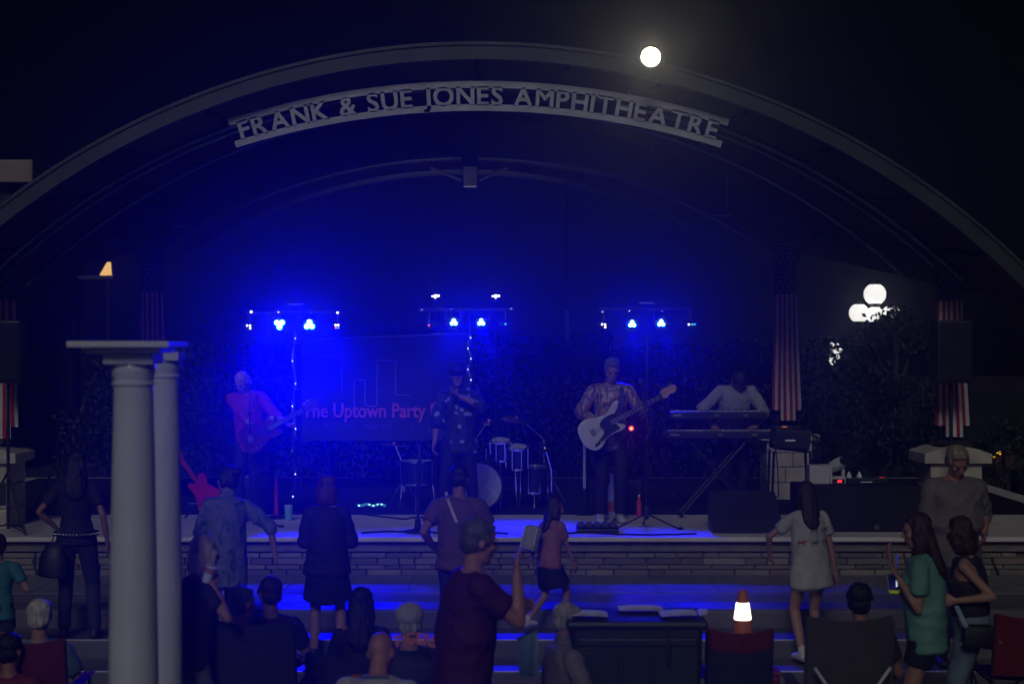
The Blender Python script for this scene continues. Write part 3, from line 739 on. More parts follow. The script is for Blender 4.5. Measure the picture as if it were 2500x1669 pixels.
cymbal('high crash cymbal behind the singer shoulder', 1195, 1030, .19, 10, DR + .6, -.2)
cymbal('small hi-hat cymbal at the right end of drum kit', 1330, 1098, .17, 3, DR + .1, .08)
# light rope lying at the foot of the kit
pts = [P(872 + 70 * k / 14, 1232 + 2 * math.sin(k), 18.9) for k in range(15)]
t = thing('rope_light', 'short strip of teal lights lying on the stage left of the drums', 'light strip', pts[0])
MB().tube(pts, .016, 6).build('tube', emat('teal tube glow', (.05, .30, .42), .35), t, 1)
for k in (1, 6, 8, 10, 12): MB().ell(pts[k] + V((0, -.016, .004)), (.009, .009, .009), n=8, m=6).build('led', emat('teal rope led', (.5, 1, 1), 2.2), t, 1)

# ================================================================== keyboards, rack, pa
def keyboard(label, x0, x1, y, D, zrot=0):
    x = (X(x0, D) + X(x1, D)) / 2; wd = X(x1, D) - X(x0, D); z = Z(y, D)
    t = thing('keyboard', label, 'keyboard', (x, D, z), group='keyboards of the stage right player')
    MB().bbox((x, D, z), (wd, .32, .085), .012).build('case', M['black'], t)
    MB().bbox((x, D + .07, z + .045), (wd * .94, .15, .012), .003).build('white_keys', M['cardwhite'], t)
    bk = MB()
    n = int(wd / .024)
    for k in range(n):
        if k % 7 in (0, 1, 3, 4, 5): bk.box((x - wd * .46 + (k + .5) * wd * .92 / n, D + .04, z + .056), (.011, .09, .012))
    bk.build('black_keys', M['black'], t)['kind'] = 'stuff'
    for k, f in enumerate((-.42, -.02, .28)): MB().box((x + f * wd, D - .163, z + .005), (.10 if k == 0 else .05, .004, .02)).build('badge', mat('grey badge', (.3, .3, .32), .4, bump=0), t)
    MB().box((x - .1, D - .02, z + .0445), (.2, .06, .004)).build('display', M['glass'], t)
    return t
KD = 18.55
keyboard('upper of the two black keyboards, before the white shirt player', 1632, 1868, 1013, KD)
keyboard('lower of the two black keyboards on the crossed stand', 1622, 1898, 1060, KD - .05)
t = thing('keyboard_stand', 'black crossed stand carrying the two keyboards', 'stand', (X(1750, KD), KD, zf))
for d in (-.12, .14):
    for s in (-1, 1):
        a = V((X(1750, KD) - s * .42, KD + d, zf + .02)); b = V((X(1750, KD) + s * .34, KD + d, Z(1070, KD)))
        MB().tube([a, b], .016, 8).build('leg', M['black'], t, 1)
for s in (-1, 1):
    MB().tube([(X(1750, KD) + s * .42, KD - .2, zf + .02), (X(1750, KD) + s * .42, KD + .2, zf + .02)], .018, 8).build('foot', M['black'], t, 1)
    MB().tube([(X(1750, KD) + s * .34, KD + .15, Z(1072, KD)), (X(1750, KD) + s * .34, KD + .17, Z(1025, KD)), (X(1750, KD) + s * .34, KD - .14, Z(1023, KD))], .013, 8).build('upper_arm', M['black'], t, 1)
RD = 18.1
t = thing('equipment_rack', 'open black mixer case on a stand with bright cable ends', 'equipment rack', (X(1930, RD), RD, zf))
zc_ = Z(1072, RD)
MB().bbox((X(1928, RD), RD, zc_), (.40, .35, .24), .02, Matrix.Rotation(R(6), 3, 'Y')).build('case', M['black'], t)
MB().bbox((X(1928, RD), RD - .19, zc_ - .02), (.30, .02, .14), .004, Matrix.Rotation(R(6), 3, 'Y')).build('panel', M['darksteel'], t)
MB().box((X(1922, RD), RD - .203, zc_ - .0), (.11, .004, .022)).build('label_strip', M['paper'], t)
MB().box((X(1908, RD), RD - .203, zc_ + .15), (.06, .004, .02)).build('display', emat('dim orange display', (1, .25, .05), .12), t)
for k, (ox, oz) in enumerate(((.2, .1), (.24, .06), (.25, 0), (.24, -.06), (.22, -.14), (.28, .04), (-.22, .0))):
    MB().tube([V((X(1928, RD) + ox, RD - .14, zc_ + oz)), V((X(1928, RD) + ox + .03, RD - .17, zc_ + oz - .05))], .014, 8).build('plug', M['chrome'], t, 1)
    MB().tube([V((X(1928, RD) + ox + .03, RD - .17, zc_ + oz - .05)), V((X(1928, RD) + ox + .06, RD - .16, zc_ - .3)), V((X(1928, RD) + ox - .1 + .03 * k, RD - .1, zc_ - .62)), V((X(1928, RD) + ox - .15, RD, zf + .02))], .007, 6).build('cable', M['cable'], t, 1)
for sx in (-.2, .2):
    for sy in (-.15, .15): MB().tube([(X(1928, RD) + sx, RD + sy, zc_ - .12), (X(1928, RD) + sx * 1.15, RD + sy, zf + .01)], .015, 8).build('leg', M['black'], t, 1)
WD_ = 17.1
def wedge(label, x0, x1, y0, D):
    x = (X(x0, D) + X(x1, D)) / 2; wd = X(x1, D) - X(x0, D); h = Z(y0, D) - zf
    t = thing('monitor_wedge', label, 'loudspeaker', (x, D, zf))
    m_ = Matrix.Translation((x, D, zf)) @ Matrix.Rotation(R(90), 4, 'Y').to_4x4() @ Matrix.Rotation(R(90), 4, 'Z')
    pr = [(-.22, 0), (.22, 0), (.24, h * .35), (.02, h), (-.2, h * .9)]
    mb = MB().prism([(p_[0], p_[1]) for p_ in pr], wd, None, .03)
    mb.v = [V((x + q.z * (1 - .16 * (abs(q.y / h - .55) * 2) ** 1.5), D - q.x, zf + q.y)) for q in mb.v]
    mb.build('cabinet', M['black'], t); 
    MB().grid(lambda u, v: (x - wd * .4 + wd * .8 * u, D + .205 - .2 * v, zf + h * (.42 + .5 * v)), 2, 2).build('grille', M['blackmat'], t)
    MB().box((x - wd * .2, D - .245, zf + h * .2), (.1, .01, .05)).build('jack_plate', M['darksteel'], t)
    return t
wedge('large black monitor wedge at the stage front, below the keyboards', 1720, 1902, 1197, WD_)
TD = 17.3
t = thing('road_case', 'long black road case at the stage front holding white devices', 'case', (X(2088, TD), TD, zf))
tz = Z(1180, TD)
MB().bbox((X(2088, TD), TD, (tz + zf) / 2), (X(2236, TD) - X(1940, TD), .6, tz - zf), .012).build('body', M['blackmat'], t)
for s in (-1, 1):
    MB().bbox((X(2088, TD) + s * .63, TD - .305, (tz + zf) / 2), (.03, .012, tz - zf - .02), .003).build('edge_strip', M['darksteel'], t)
MB().lathe([(.03, 0), (.03, .02)], 10, P(2140, 1286, TD - .31), rx).build('caster_lock', M['steel'], t)
q = P(1997, 1156, TD); bx_ = thing('white_box', 'plain white box on the black road case', 'box', (q.x, q.y, tz))
MB().bbox((q.x, TD, tz + .098), (.215, .2, .19), .008).build('carton', M['cardwhite'], bx_); MB().bbox((q.x, TD, tz + .195), (.22, .205, .012), .003).build('lid', M['cardwhite'], bx_)
mx = X(2040, TD); t = thing('moving_head', 'white moving head light with a red display on the road case', 'stage light', (mx, TD, tz))
MB().bbox((mx + .01, TD, tz + .04), (.17, .2, .075), .015).build('base', M['cardwhite'], t)
MB().box((mx + .01, TD - .102, tz + .035), (.13, .006, .045)).build('panel', M['black'], t)
MB().box((mx + .022, TD - .107, tz + .035), (.045, .006, .03)).build('display', emat('red display', (1, .03, .04), 1.2), t)
for s in (-1, 1): MB().bbox((mx + .01 + s * .066, TD, tz + .14), (.028, .09, .15), .01).build('yoke_arm', M['cardwhite'], t)
MB().lathe([(.03, -.1), (.058, -.08), (.066, 0), (.06, .08), (.05, .1)], 20, (mx + .01, TD, tz + .2), Euler((R(65), 0, R(35))).to_matrix()).build('lamp_head', M['cardwhite'], t, 1)
MB().lathe([(.045, .0), (.045, .004)], 16, V((mx + .01, TD, tz + .2)) + Euler((R(65), 0, R(35))).to_matrix() @ V((0, 0, .1)), Euler((R(65), 0, R(35))).to_matrix()).build('lens', M['glass'], t, 1)
t = thing('mixer', 'flat black mixer on the right half of the road case', 'mixer', (X(2120, TD), TD, tz))
MB().bbox((X(2112, TD), TD, tz + .035), (.42, .3, .065), .01).build('case', M['black'], t)
MB().box((X(2108, TD), TD - .152, tz + .03), (.12, .004, .012)).build('badge', M['paper'], t)
MB().box((X(2150, TD), TD - .05, tz + .07), (.05, .03, .008)).build('red_lamp', emat('dim red lamp', (1, .05, .02), .25), t)
for px in (2073, 2098):
    q = P(px, 1160, TD - .03); c_ = thing('paper_cup', 'crumpled white paper %s of the mixer' % ('left' if px == 2073 else 'right, near the middle'), 'paper', (q.x, q.y, tz + .07))
    MB().lathe([(.03, .0), (.026, .02), (.012, .05), (.004, .065)], 7, (q.x, q.y, tz + .068)).build('sheet', M['paper'], c_)
# tripod loudspeakers at both ends
def pa(label, px, py0, py1, D, wd=.37):
    x = X(px, D); z0, z1 = Z(py1, D), Z(py0, D); zb = .5 if abs(x) > 4.2 else zf
    t = thing('loudspeaker', label, 'loudspeaker', (x, D, zb), group='tripod loudspeakers at the stage ends')
    MB().bbox((x, D, (z0 + z1) / 2), (wd, .36, z1 - z0), .025).build('cabinet', M['black'], t)
    MB().bbox((x, D - .183, (z0 + z1) / 2), (wd - .05, .012, z1 - z0 - .06), .01).build('grille', M['blackmat'], t)
    MB().tube([(x, D, zb + .45), (x, D, z0)], .019, 10).build('pole', M['black'], t, 1)
    for a in (200, 320, 80):
        e = V((x + .52 * math.cos(R(a)), D + .52 * math.sin(R(a)), zb + .02))
        MB().tube([(x, D, zb + 1.05), e], .013, 6).build('leg', M['black'], t, 1); MB().tube([(x, D, zb + .5), V((x, D, zb + 1.05)).lerp(e, .6)], .009, 6).build('brace', M['black'], t, 1)
    return t
pa('black loudspeaker on a tripod before the far right flag', 2322, 782, 934, 16.95)
pa('black loudspeaker on a tripod at the left edge, before the flag', 20, 782, 934, 16.95)
pa('second black loudspeaker on a tripod, left of the white columns', 140, 780, 1000, 18.3, .45)

# ================================================================== microphones
def mic_stand(label, basepx, basepy, D, pts, mic, round_base=False, polew=.009):
    b = V((X(basepx, D), D, zf)); t = thing('microphone_stand', label, 'microphone stand', b, group='microphone stands')
    if round_base: MB().lathe([(.14, 0), (.14, .02), (.05, .035), (.035, .05), (.03, .14)], 20, b).build('base', M['black'], t, 1)
    else:
        for a in (195, 345, 90):
            e = b + V((.34 * math.cos(R(a)), .34 * math.sin(R(a)), .012)); MB().tube([b + V((0, 0, .16)), e], .009, 6).build('leg', M['black'], t, 1); MB().tube([e, e + (e - b).normalized() * .05], .014, 6).build('foot', M['rubber'], t, 1)
        MB().lathe([(.02, .1), (.035, .14), (.035, .2), (.02, .24)], 12, b).build('hub', M['black'], t, 1)
    MB().tube([b + V((0, 0, .1))] + [P(*q) for q in pts[:1]], polew * 1.2, 8).build('pole', M['black'], t, 1)
    MB().tube([P(*q) for q in pts], polew, 8).build('boom', M['steel'], t, 1)
    MB().lathe([(.02, -.03), (.026, 0), (.02, .03)], 10, P(*pts[0]), rx).build('clutch', M['black'], t, 1)
    m0, m1 = P(*mic[0]), P(*mic[1]); d = (m1 - m0).normalized()
    mo = MB().tube([m0 - d * .12, m0 - d * .02], [.011, .016], 10).build('microphone', M['black'], t, 1)
    MB().ell(m0, (.026, .026, .028), n=12, m=8).build('grille', M['steel'], mo, 1)
    return t
mic_stand('microphone stand with slanted boom right of the bass player', 1578, 1290, 17.3, [(1578, 1070, 17.3), (1586, 1054, 17.3), (1566, 945, 17.25)], ((1563, 930, 17.25), (1560, 915, 17.25)))
mic_stand('straight stand with round base in front of the singer', 1020, 1290, 16.95, [(1024, 1120, 16.95), (1024, 1085, 16.95)], ((1050, 1050, 16.95), (1062, 1036, 16.95)), True, .012)
mic_stand('microphone stand rising to the bald guitarist chin', 610, 1290, 17.5, [(610, 1010, 17.5), (610, 945, 17.5)], ((613, 933, 17.5), (617, 922, 17.5)))

# ================================================================== smaller stage things
t = thing('pedal_board', 'dark pedal board on the stage before the bass player', 'pedals', (X(1460, 17.0), 17.0, zf))
MB().bbox((X(1458, 17.0), 17.0, zf + .03), (.44, .22, .05), .01, Matrix.Rotation(R(8), 3, 'X')).build('board', M['black'], t)
for k in range(5):
    pd = MB().bbox((X(1458, 17.0) - .17 + .085 * k, 17.0, zf + .075), (.07, .12, .045), .008).build('pedal', mat('pedal %d' % (k % 3), [(.06, .06, .07), (.1, .05, .04), (.05, .07, .1)][k % 3], .4), t)
    MB().lathe([(.01, 0), (.01, .015)], 8, (X(1458, 17.0) - .17 + .085 * k, 16.97, zf + .098)).build('switch', M['chrome'], pd)
AM = 18.9
t = thing('guitar_amplifier', 'black guitar amplifier with pale control strips behind the guitarist', 'amplifier', (X(605, AM), AM, zf))
az = Z(1158, AM)
MB().bbox((X(605, AM), AM, (zf + az) / 2), (.56, .28, az - zf), .02).build('cabinet', M['black'], t)
MB().bbox((X(605, AM), AM - .145, (zf + az) / 2 - .05), (.5, .012, az - zf - .16), .006).build('grille', M['blackmat'], t)
for px, wd in ((582, .12), (635, .05)): MB().bbox((X(px, AM), AM - .148, Z(1167, AM)), (wd, .012, .05), .005).build('control_strip', mat('tan panel', (.6, .33, .28), .5, bump=0), t)
for k in range(4): MB().lathe([(.011, 0), (.009, .015)], 8, (X(570, AM) + .03 * k, AM - .155, Z(1167, AM)), rx).build('knob', M['black'], t)
q = P(674, 1250, 18.3)
t = thing('red_post', 'upright red plastic tube standing on the stage behind the guitarist', 'post', (q.x, q.y, zf))
MB().lathe([(.1, 0), (.1, .02), (.03, .04)], 14, (q.x, q.y, zf)).build('foot', M['rubber'], t, 1)
MB().lathe([(.030, .04), (.026, .1), (.018, Z(1168, 18.3) - zf - .02), (.012, Z(1166, 18.3) - zf)], 14, (q.x, q.y, zf)).build('tube', mat('red plastic', (.65, .06, .05), .35, bump=0), t, 1)
MB().ell((q.x, q.y, Z(1164, 18.3)), (.014, .014, .014), n=8, m=6).build('tip', M['chrome'], t, 1)
q = P(722, 1232, 18.1)
t = thing('teal_can', 'small pale teal cup on the stage beside the red tube', 'cup', (q.x, q.y, zf))
MB().lathe([(.04, 0), (.045, .12), (.048, .16), (.04, .16)], 14, (q.x - .08, q.y, zf)).build('cup', mat('teal cup', (.2, .5, .55), .5), t, 1)
MB().lathe([(.05, .16), (.05, .17), (.03, .175)], 14, (q.x - .08, q.y, zf)).build('lid', M['cardwhite'], t, 1)
random.seed(3)
for label, path in (('cable lying along the front edge of the stage', [(1290, 1302), (1350, 1306), (1420, 1300), (1500, 1305), (1600, 1307), (1700, 1304)]), ('cable curling from the bass player to the pedal board', [(1540, 1245), (1500, 1270), (1470, 1290), (1450, 1297)]),
                    ('cable looping beside the round microphone base', [(880, 1302), (950, 1298), (1010, 1300), (1080, 1302), (1160, 1296), (1240, 1304)]), ('cable on the stage left of the singer', [(880, 1255), (930, 1262), (985, 1268), (1040, 1262)])):
    pts = []
    for px, py in path:
        D = F * (CAMH - zf) / (py - CY); pts.append(V((X(px, D), D, zf + .009)))
    fine = []
    for a, b in zip(pts, pts[1:]):
        for k in range(6): q = a.lerp(b, k / 6); fine.append(q + V((random.uniform(-.012, .012), random.uniform(-.02, .02), 0)))
    fine.append(pts[-1])
    o = MB().tube(fine, .009, 6).build('cable', M['cable'], None, 1); o['label'] = label; o['category'] = 'cable'; o['group'] = 'cables on the stage floor'
# thin white strip hanging at the back
q = P(1384, 792, 22)
t = thing('hanging_strip', 'narrow pale cloth strip hanging behind the stage centre', 'strip', P(1384, 830, 22))
MB().grid(lambda u, v: P(1379 + 11 * u + 3 * v * (1 - u), 757 + 74 * v, 22) + V((0, .01 * math.sin(v * 7), 0)), 3, 8, .003).build('cloth', mat('grey cloth', (.45, .47, .48), .8), t, 1)
MB().tube([P(1384, 757, 22), P(1384, 330, 22)], .004, 5).build('cord', M['cable'], t)

# bass corner: amplifier, lit tube stand, red lamp
BA = 19.1
t = thing('bass_amplifier', 'low black bass amplifier behind the bass player legs', 'amplifier', (X(1500, BA), BA, zf))
bz = Z(1168, BA)
MB().bbox((X(1500, BA), BA, (zf + bz) / 2), (.62, .32, bz - zf), .02).build('cabinet', M['black'], t)
MB().bbox((X(1500, BA), BA - .163, (zf + bz) / 2 - .03), (.56, .012, bz - zf - .12), .006).build('grille', M['blackmat'], t)
for k in range(5): MB().lathe([(.012, 0), (.01, .015)], 8, (X(1470, BA) + .06 * k, BA - .163, bz - .035), rx).build('knob', M['chrome'], t)
for px, py0, py1, w0, m_, lab in ((1494, 1160, 1198, .05, mat('pale blue plastic', (.45, .5, .7), .4, bump=0), 'pale plastic bottle standing between the bass player legs'), (1560, 1212, 1240, .03, mat('red plastic', (.65, .06, .05), .35, bump=0), 'short red upright tube right of the bass player shoes')):
    q = P(px, py1, 18.5); o = thing('bottle' if px == 1494 else 'red_tube', lab, 'bottle' if px == 1494 else 'tube', (q.x, 18.5, zf))
    top_ = Z(py0, 18.5); MB().lathe([(w0, zf), (w0 * 1.02, zf + .02), (w0, zf + (top_ - zf) * .7), (w0 * .45, zf + (top_ - zf) * .88), (w0 * .4, top_)], 16, (q.x, 18.5, 0)).build('shell', m_, o, 1)
    MB().lathe([(w0 * .46, top_), (w0 * .46, top_ + .025)], 12, (q.x, 18.5, 0)).build('cap', M['cardwhite'], o, 1)
    if px == 1494: MB().lathe([(w0 * 1.03, zf + .06), (w0 * 1.03, zf + .17)], 16, (q.x, 18.5, 0)).build('label_band', mat('orange band', (.6, .14, .06), .5, bump=0), o, 1)
q = P(1427, 1064, 18.7); t = thing('tube_stand', 'upright pale tube left of the bass guitar', 'stand', (q.x, 18.7, zf))
MB().tube([(q.x, 18.7, Z(1192, 18.7)), (q.x, 18.7, q.z)], .018, 10).build('tube', mat('pale tube', (.5, .5, .6), .4, bump=0), t, 1); MB().tube([(q.x, 18.7, zf), (q.x, 18.7, Z(1192, 18.7))], .012, 8).build('stem', M['black'], t, 1); MB().lathe([(.12, 0), (.12, .015), (.02, .03)], 16, (q.x, 18.7, zf)).build('base', M['black'], t, 1)
q = P(1541, 1045, 19.3); t = thing('red_lamp', 'small glowing red lamp between bass neck and microphone stand', 'lamp', (q.x, 19.3, zf))
MB().tube([(q.x, 19.34, zf), (q.x, 19.34, q.z)], .01, 8).build('pole', M['black'], t, 1); MB().lathe([(.1, 0), (.1, .015), (.02, .03)], 14, (q.x, 19.34, zf)).build('base', M['black'], t, 1)
MB().lathe([(.02, -.05), (.035, -.04), (.038, .0)], 14, q, rx).build('housing', M['black'], t, 1); MB().ell(q + V((0, -.008, 0)), (.030, .012, .030), n=12, m=8).build('lens', emat('red lens', (1, .05, .06), 2.2), t, 1); MB().ell(q + V((0, -.018, -.002)), (.012, .006, .012), n=10, m=6).build('hot_spot', emat('amber core', (1, .55, .08), 4), t, 1)
lamp('red_glow', 'SPOT', q + V((0, -.06, 0)), .8, (1, .02, .03), aim=P(1541, 900, 8), size=.02, cone=60, parent=t)

t = thing('added_carpet', 'added black carpet darkening the rear two thirds of the stage', 'carpet', (-.3, 21, SZ + .012))
MB().bbox((-.3, 21.15, SZ + .0165), (13.2, 4.9, .009), .003).build('pile', M['blackmat'], t)  # carpet added to keep the rear of the stage floor dark
MB().bbox((-.3, 18.72, SZ + .0185), (13.2, .06, .012), .004).build('edge_tape', M['rubber'], t)
# ================================================================== people
SK = {'light': mat('light skin', (.33, .18, .13), .5, scale=14, var=.08, bump=.05), 'tan': mat('tanned skin', (.27, .14, .09), .5, scale=14, var=.08, bump=.05), 'ruddy': mat('ruddy skin', (.36, .17, .125), .5, scale=14, var=.08, bump=.05)}
HR = {}
for k, c in {'brown': (.03, .016, .009), 'black': (.010, .008, .008), 'grey': (.30, .28, .25), 'white': (.46, .44, .38), 'blond': (.62, .47, .30), 'saltpepper': (.10, .095, .09), 'sandy': (.24, .19, .12), 'redbrown': (.07, .022, .012)}.items():
    HR[k] = mat(k + ' hair', c, .5, scale=60, var=.5, bump=.5, bscale=120, stretch=(1, 1, .12))
EYE = mat('eye', (.015, .012, .01), .2, bump=0)
def cloth(name, c, **k): return mat(name, c, k.pop('rough', .8), scale=k.pop('scale', 7), var=k.pop('var', .15), bump=k.pop('bump', .45), bscale=k.pop('bscale', 16), **k)
def ik(a, c, l1, l2, pole):
    a, c = V(a), V(c); d = c - a; L = min(d.length, (l1 + l2) * .998); dn = d.normalized()
    x = (l1 * l1 - l2 * l2 + L * L) / (2 * L); h = math.sqrt(max(0, l1 * l1 - x * x))
    p = V(pole); p = p - dn * p.dot(dn); p = p.normalized() if p.length > 1e-6 else V((0, -1, 0))
    return a + dn * x + p * h, a + dn * L
def remesh(mb, vox, smooth_it=2, amp=0, freq=9, hair=False):
    me = mb.mesh('tmp'); o = bpy.data.objects.new('tmp', me); COL.objects.link(o)
    m = o.modifiers.new('r', 'REMESH'); m.mode = 'VOXEL'; m.voxel_size = vox
    if smooth_it: m2 = o.modifiers.new('s', 'SMOOTH'); m2.factor = .5; m2.iterations = smooth_it
    dg = bpy.context.evaluated_depsgraph_get(); ev = o.evaluated_get(dg)
    out = bpy.data.meshes.new_from_object(ev); bpy.data.objects.remove(o); bpy.data.meshes.remove(me)
    if amp:
        nr = [v.normal.copy() for v in out.vertices]
        for v, n in zip(out.vertices, nr):
            c = v.co
            if hair: d = noise.noise((c.x * 75, c.y * 75, c.z * 8)) + .9 * noise.noise((c.x * 26, c.y * 26, c.z * 6)) + .5 * noise.noise((c.x * 11, c.y * 11, c.z * 11))
            else: d = noise.noise((c.x * freq, c.y * freq, c.z * freq * .55)) + .7 * (1 - 2 * abs(noise.noise((c.x * freq * .9 + 5, c.y * freq * .9, c.z * freq * 1.1 + 6 * c.x))))
            v.co = c + n * d * amp
    return out
PEOPLE = {}
def person(label, px, D, zg, rot, H=1.75, fem=False, fat=1.0, lean=(0, 0), poff=(0, 0, 0), sit=False, Rh=None, Lh=None, Rp=None, Lp=None, feet=None, head=(0, 0, 0), top=('tee', None), hem=.10, loose=1., bottom=('pants', None), shoes=None, hair=('short', 'brown'), skin='light', curl=25, vox=.0095, eyes=False, Rn=None, Ln=None, knees=None, hscale=1.0):
    s = H / 1.75; root_loc = V((X(px, D), D, zg))
    root = thing('person', label, 'person', root_loc, R(rot))
    Mi = MW[root.name].inverted()
    def lw(q):      # world place -> body units
        return (Mi @ q) / s
    sw = .155 if fem else .178; hw = .088
    Pv = V((0, 0, .945)) + V(poff)
    if sit: Pv = V((0, 0, .42)) + V(poff)
    up = V((math.sin(R(lean[1])), math.sin(R(lean[0])), math.cos(R(lean[0])) * math.cos(R(lean[1])))).normalized()
    right = (V((1, 0, 0)) - up * up.x).normalized(); fwd = up.cross(right)
    N = Pv + up * .53
    sh = {1: N - up * .075 + right * sw, -1: N - up * .075 - right * sw}
    hp = {1: Pv + V((hw, 0, -.02)), -1: Pv + V((-hw, 0, -.02))}
    body = MB(); f = fat
    tr = [(-.07, .145, .10), (0, .160 if not fem else .168, .115), (.09, .148 if not fem else .14, .112), (.17, .138 * f if not fem else .120 * f, .102 * f), (.30, .152 if not fem else .136, .112 if not fem else .115), (.42, .165 if not fem else .145, .10), (.50, .11, .075)]
    tr = [(a, b * (1 + (f - 1) * .6), c * (1 + (f - 1) * .8)) for a, b, c in tr]
    body.loft([(Pv + up * a, b, c) for a, b, c in tr], right, n=16)
    if fem:
        for q in (-1, 1): body.ell(Pv + up * .335 + right * q * .07 + fwd * .085, (.062, .05, .06))
    # legs
    ank = {}; kn = {}
    if feet is None: feet = ((.10, .02, 0), (-.10, 0, 0)) if not sit else ((.13, .46, 0), (-.13, .46, 0))
    for q, ft in ((1, feet[0]), (-1, feet[1])):
        a = V(ft) + V((0, 0, .085)); k, a = ik(hp[q], a, .44, .43, knees or (0.05 * q, 1, .2)); kn[q], ank[q] = k, a
        body.limb(hp[q], k, .082 * (1 + (f - 1) * .5), .052); body.limb(k, k.lerp(a, .45), .05, .052); body.limb(k.lerp(a, .4), a, .052, .036)
    # arms and hands
    wr = {}; el = {}
    for q, tgt, pole, nrm in ((1, Rh, Rp, Rn), (-1, Lh, Lp, Ln)):
        S_ = sh[q]
        if tgt is None: tg = S_ + V((q * .07, .05, -.54)) if not sit else S_ + V((q * .05, .30, -.33))
        elif isinstance(tgt[0], str): tg = V(tgt[1:])
        else: tg = lw(P(tgt[0], tgt[1], D + tgt[2]))
        e, wv = ik(S_, tg, .285, .255, pole or (q * .45, -.8, -.35)); el[q], wr[q] = e, wv
        a = .046 if not fem else .038; a *= (1 + (f - 1) * .5)
        body.ell(S_, (a * 1.12, a * 1.12, a * 1.1)); body.limb(S_, e, a, a * .82); body.limb(e, e.lerp(wv, .4), a * .80, a * .84); body.limb(e.lerp(wv, .35), wv, a * .84, a * .56)
        d = (wv - e).normalized(); n_ = V(nrm) if nrm else V((-q, .25, 0)); n_ = (n_ - d * n_.dot(d)).normalized(); sd_ = d.cross(n_)
        pc = wv + d * .05
        body.loft([(wv, .026, .019), (pc, .040, .018), (wv + d * .09, .041, .015)], sd_, n=10)
        for k in range(4):
            off = (k - 1.5) * .0215; b0 = wv + d * .088 + sd_ * off; L = (.036, .042, .039, .030)[k]
            c1, c2 = R(curl * (.7 + .1 * k)), R(curl * 1.9)
            b1 = b0 + (d * math.cos(c1) + n_ * math.sin(c1)) * L; b2 = b1 + (d * math.cos(c2) + n_ * math.sin(c2)) * L * .95
            body.limb(b0 - d * .01, b1, .0095, .009, 8); body.limb(b1, b2, .009, .008, 8)
        ts = 1 if sd_.z >= 0 else -1
        if abs(sd_.z) < .3: ts = 1 if sd_.y >= 0 else -1
        b0 = wv + d * .025 + sd_ * ts * .028; b1 = b0 + (d * .75 + sd_ * ts * .6 + n_ * .3).normalized() * .045; b2 = b1 + (d * .9 + sd_ * ts * .1 + n_ * .35).normalized() * .032
        body.limb(b0, b1, .014, .011, 8); body.limb(b1, b2, .011, .009, 8)
    # head
    tf = Matrix((right, fwd, up)).transposed()
    hm_ = tf @ Euler((R(-head[0]), 0, 0)).to_matrix() @ Euler((0, R(head[2]), R(head[1]))).to_matrix() if True else tf
    hup = hm_ @ V((0, 0, 1))
    hc = N + up * .030 + hup * .125 + (hm_ @ V((0, .012, 0)))
    g = hscale * (1.0 if not fem else .95)
    def hq(x, y, z): return hc + hm_ @ V((x, y, z)) * g
    hr = hm_
    body.ell(hq(0, -.01, .03), [q * g for q in (.074, .094, .09)], hr, 16, 12)
    body.ell(hq(0, .022, -.035), [q * g for q in (.060, .070, .085)], hr)
    body.ell(hq(0, .030, -.078), [q * g for q in (.052, .056, .042)], hr)
    body.ell(hq(0, .066, -.100), [q * g for q in (.026, .022, .020)], hr)
    body.limb(hq(0, .086, .018), hq(0, .108, -.022), .009, .014, 8)
    body.ell(hq(0, .078, .030), [q * g for q in (.048, .014, .011)], hr)
    body.ell(hq(0, .086, -.056), [q * g for q in (.024, .012, .011)], hr)
    for q in (-1, 1):
        body.ell(hq(q * .076, -.004, -.006), (.011, .020, .031), hr); body.ell(hq(q * .042, .068, -.018), (.018, .016, .016), hr)
    body.limb(N - up * .04, hq(0, -.016, -.06), .060 if not fem else .050, .052 if not fem else .044)
    for q in (-1, 1): body.limb(N - up * .025, sh[q] + up * .008, .048, .038)
    # feet of the body
    for q in (1, -1):
        a = ank[q]; d = V((0.12 * q, 1, 0)).normalized()
        body.loft([(a + V((0, 0, -.03)) - d * .04, .034, .04), (a + V((0, 0, -.045)) + d * .06, .042, .032), (a + V((0, 0, -.06)) + d * .14, .040, .02)], V((d.y, -d.x, 0)), n=10)
    body.v = [q * s for q in body.v]
    bo = link('body', remesh(body, vox * s, 2), SK[skin], root, 'all'); PEOPLE[label] = (root, bo)
    if eyes:
        eb = MB()
        for q in (-1, 1): eb.ell(hq(q * .031, .086, .008) * s, [t_ * s for t_ in (.013, .007, .006)], hr, 8, 6)
        eb.build('eyes', EYE, root, 1, world=False)
        MB().ell(hq(0, .098, -.056) * s, [t_ * s for t_ in (.023, .004, .005)], hr, 10, 6).build('lips', mat('lips', (.30, .10, .09), .45, bump=0), root, 1, world=False)
        for q in (-1, 1): MB().ell(hq(q * .031, .092, .030) * s, [t_ * s for t_ in (.020, .005, .004)], hr, 8, 6).build('eyebrow', HR['saltpepper'], root, 1, world=False)
    # ---- clothing
    cv = .012
    kind, tm = top
    if tm is not None:
        c = MB(); g_ = .014 * loose
        lo = [(-hem, .162, .118)] if hem > .02 else []
        rings = [(a, b * (1 + (f - 1) * .6), c_ * (1 + (f - 1) * .8)) for a, b, c_ in lo] + [q for q in tr if q[0] > -hem + .04]
        wl = {}
        R_ = []
        for a, b, c_ in rings:
            if loose > 1 and a < .3: b = max(b, .150 * (1 + (f - 1) * .6)); c_ = max(c_, .112 * (1 + (f - 1) * .8))
            if kind == 'tank' and a > .4: b *= .72; c_ *= 1.02
            R_.append((Pv + up * a, b + g_ + (.012 * loose if a < 0 else 0), c_ + g_))
        c.loft(R_, right, n=18, cap=.25)
        if fem:
            for q in (-1, 1): c.ell(Pv + up * .335 + right * q * .07 + fwd * .085, (.062 + cv, .05 + cv, .06 + cv))
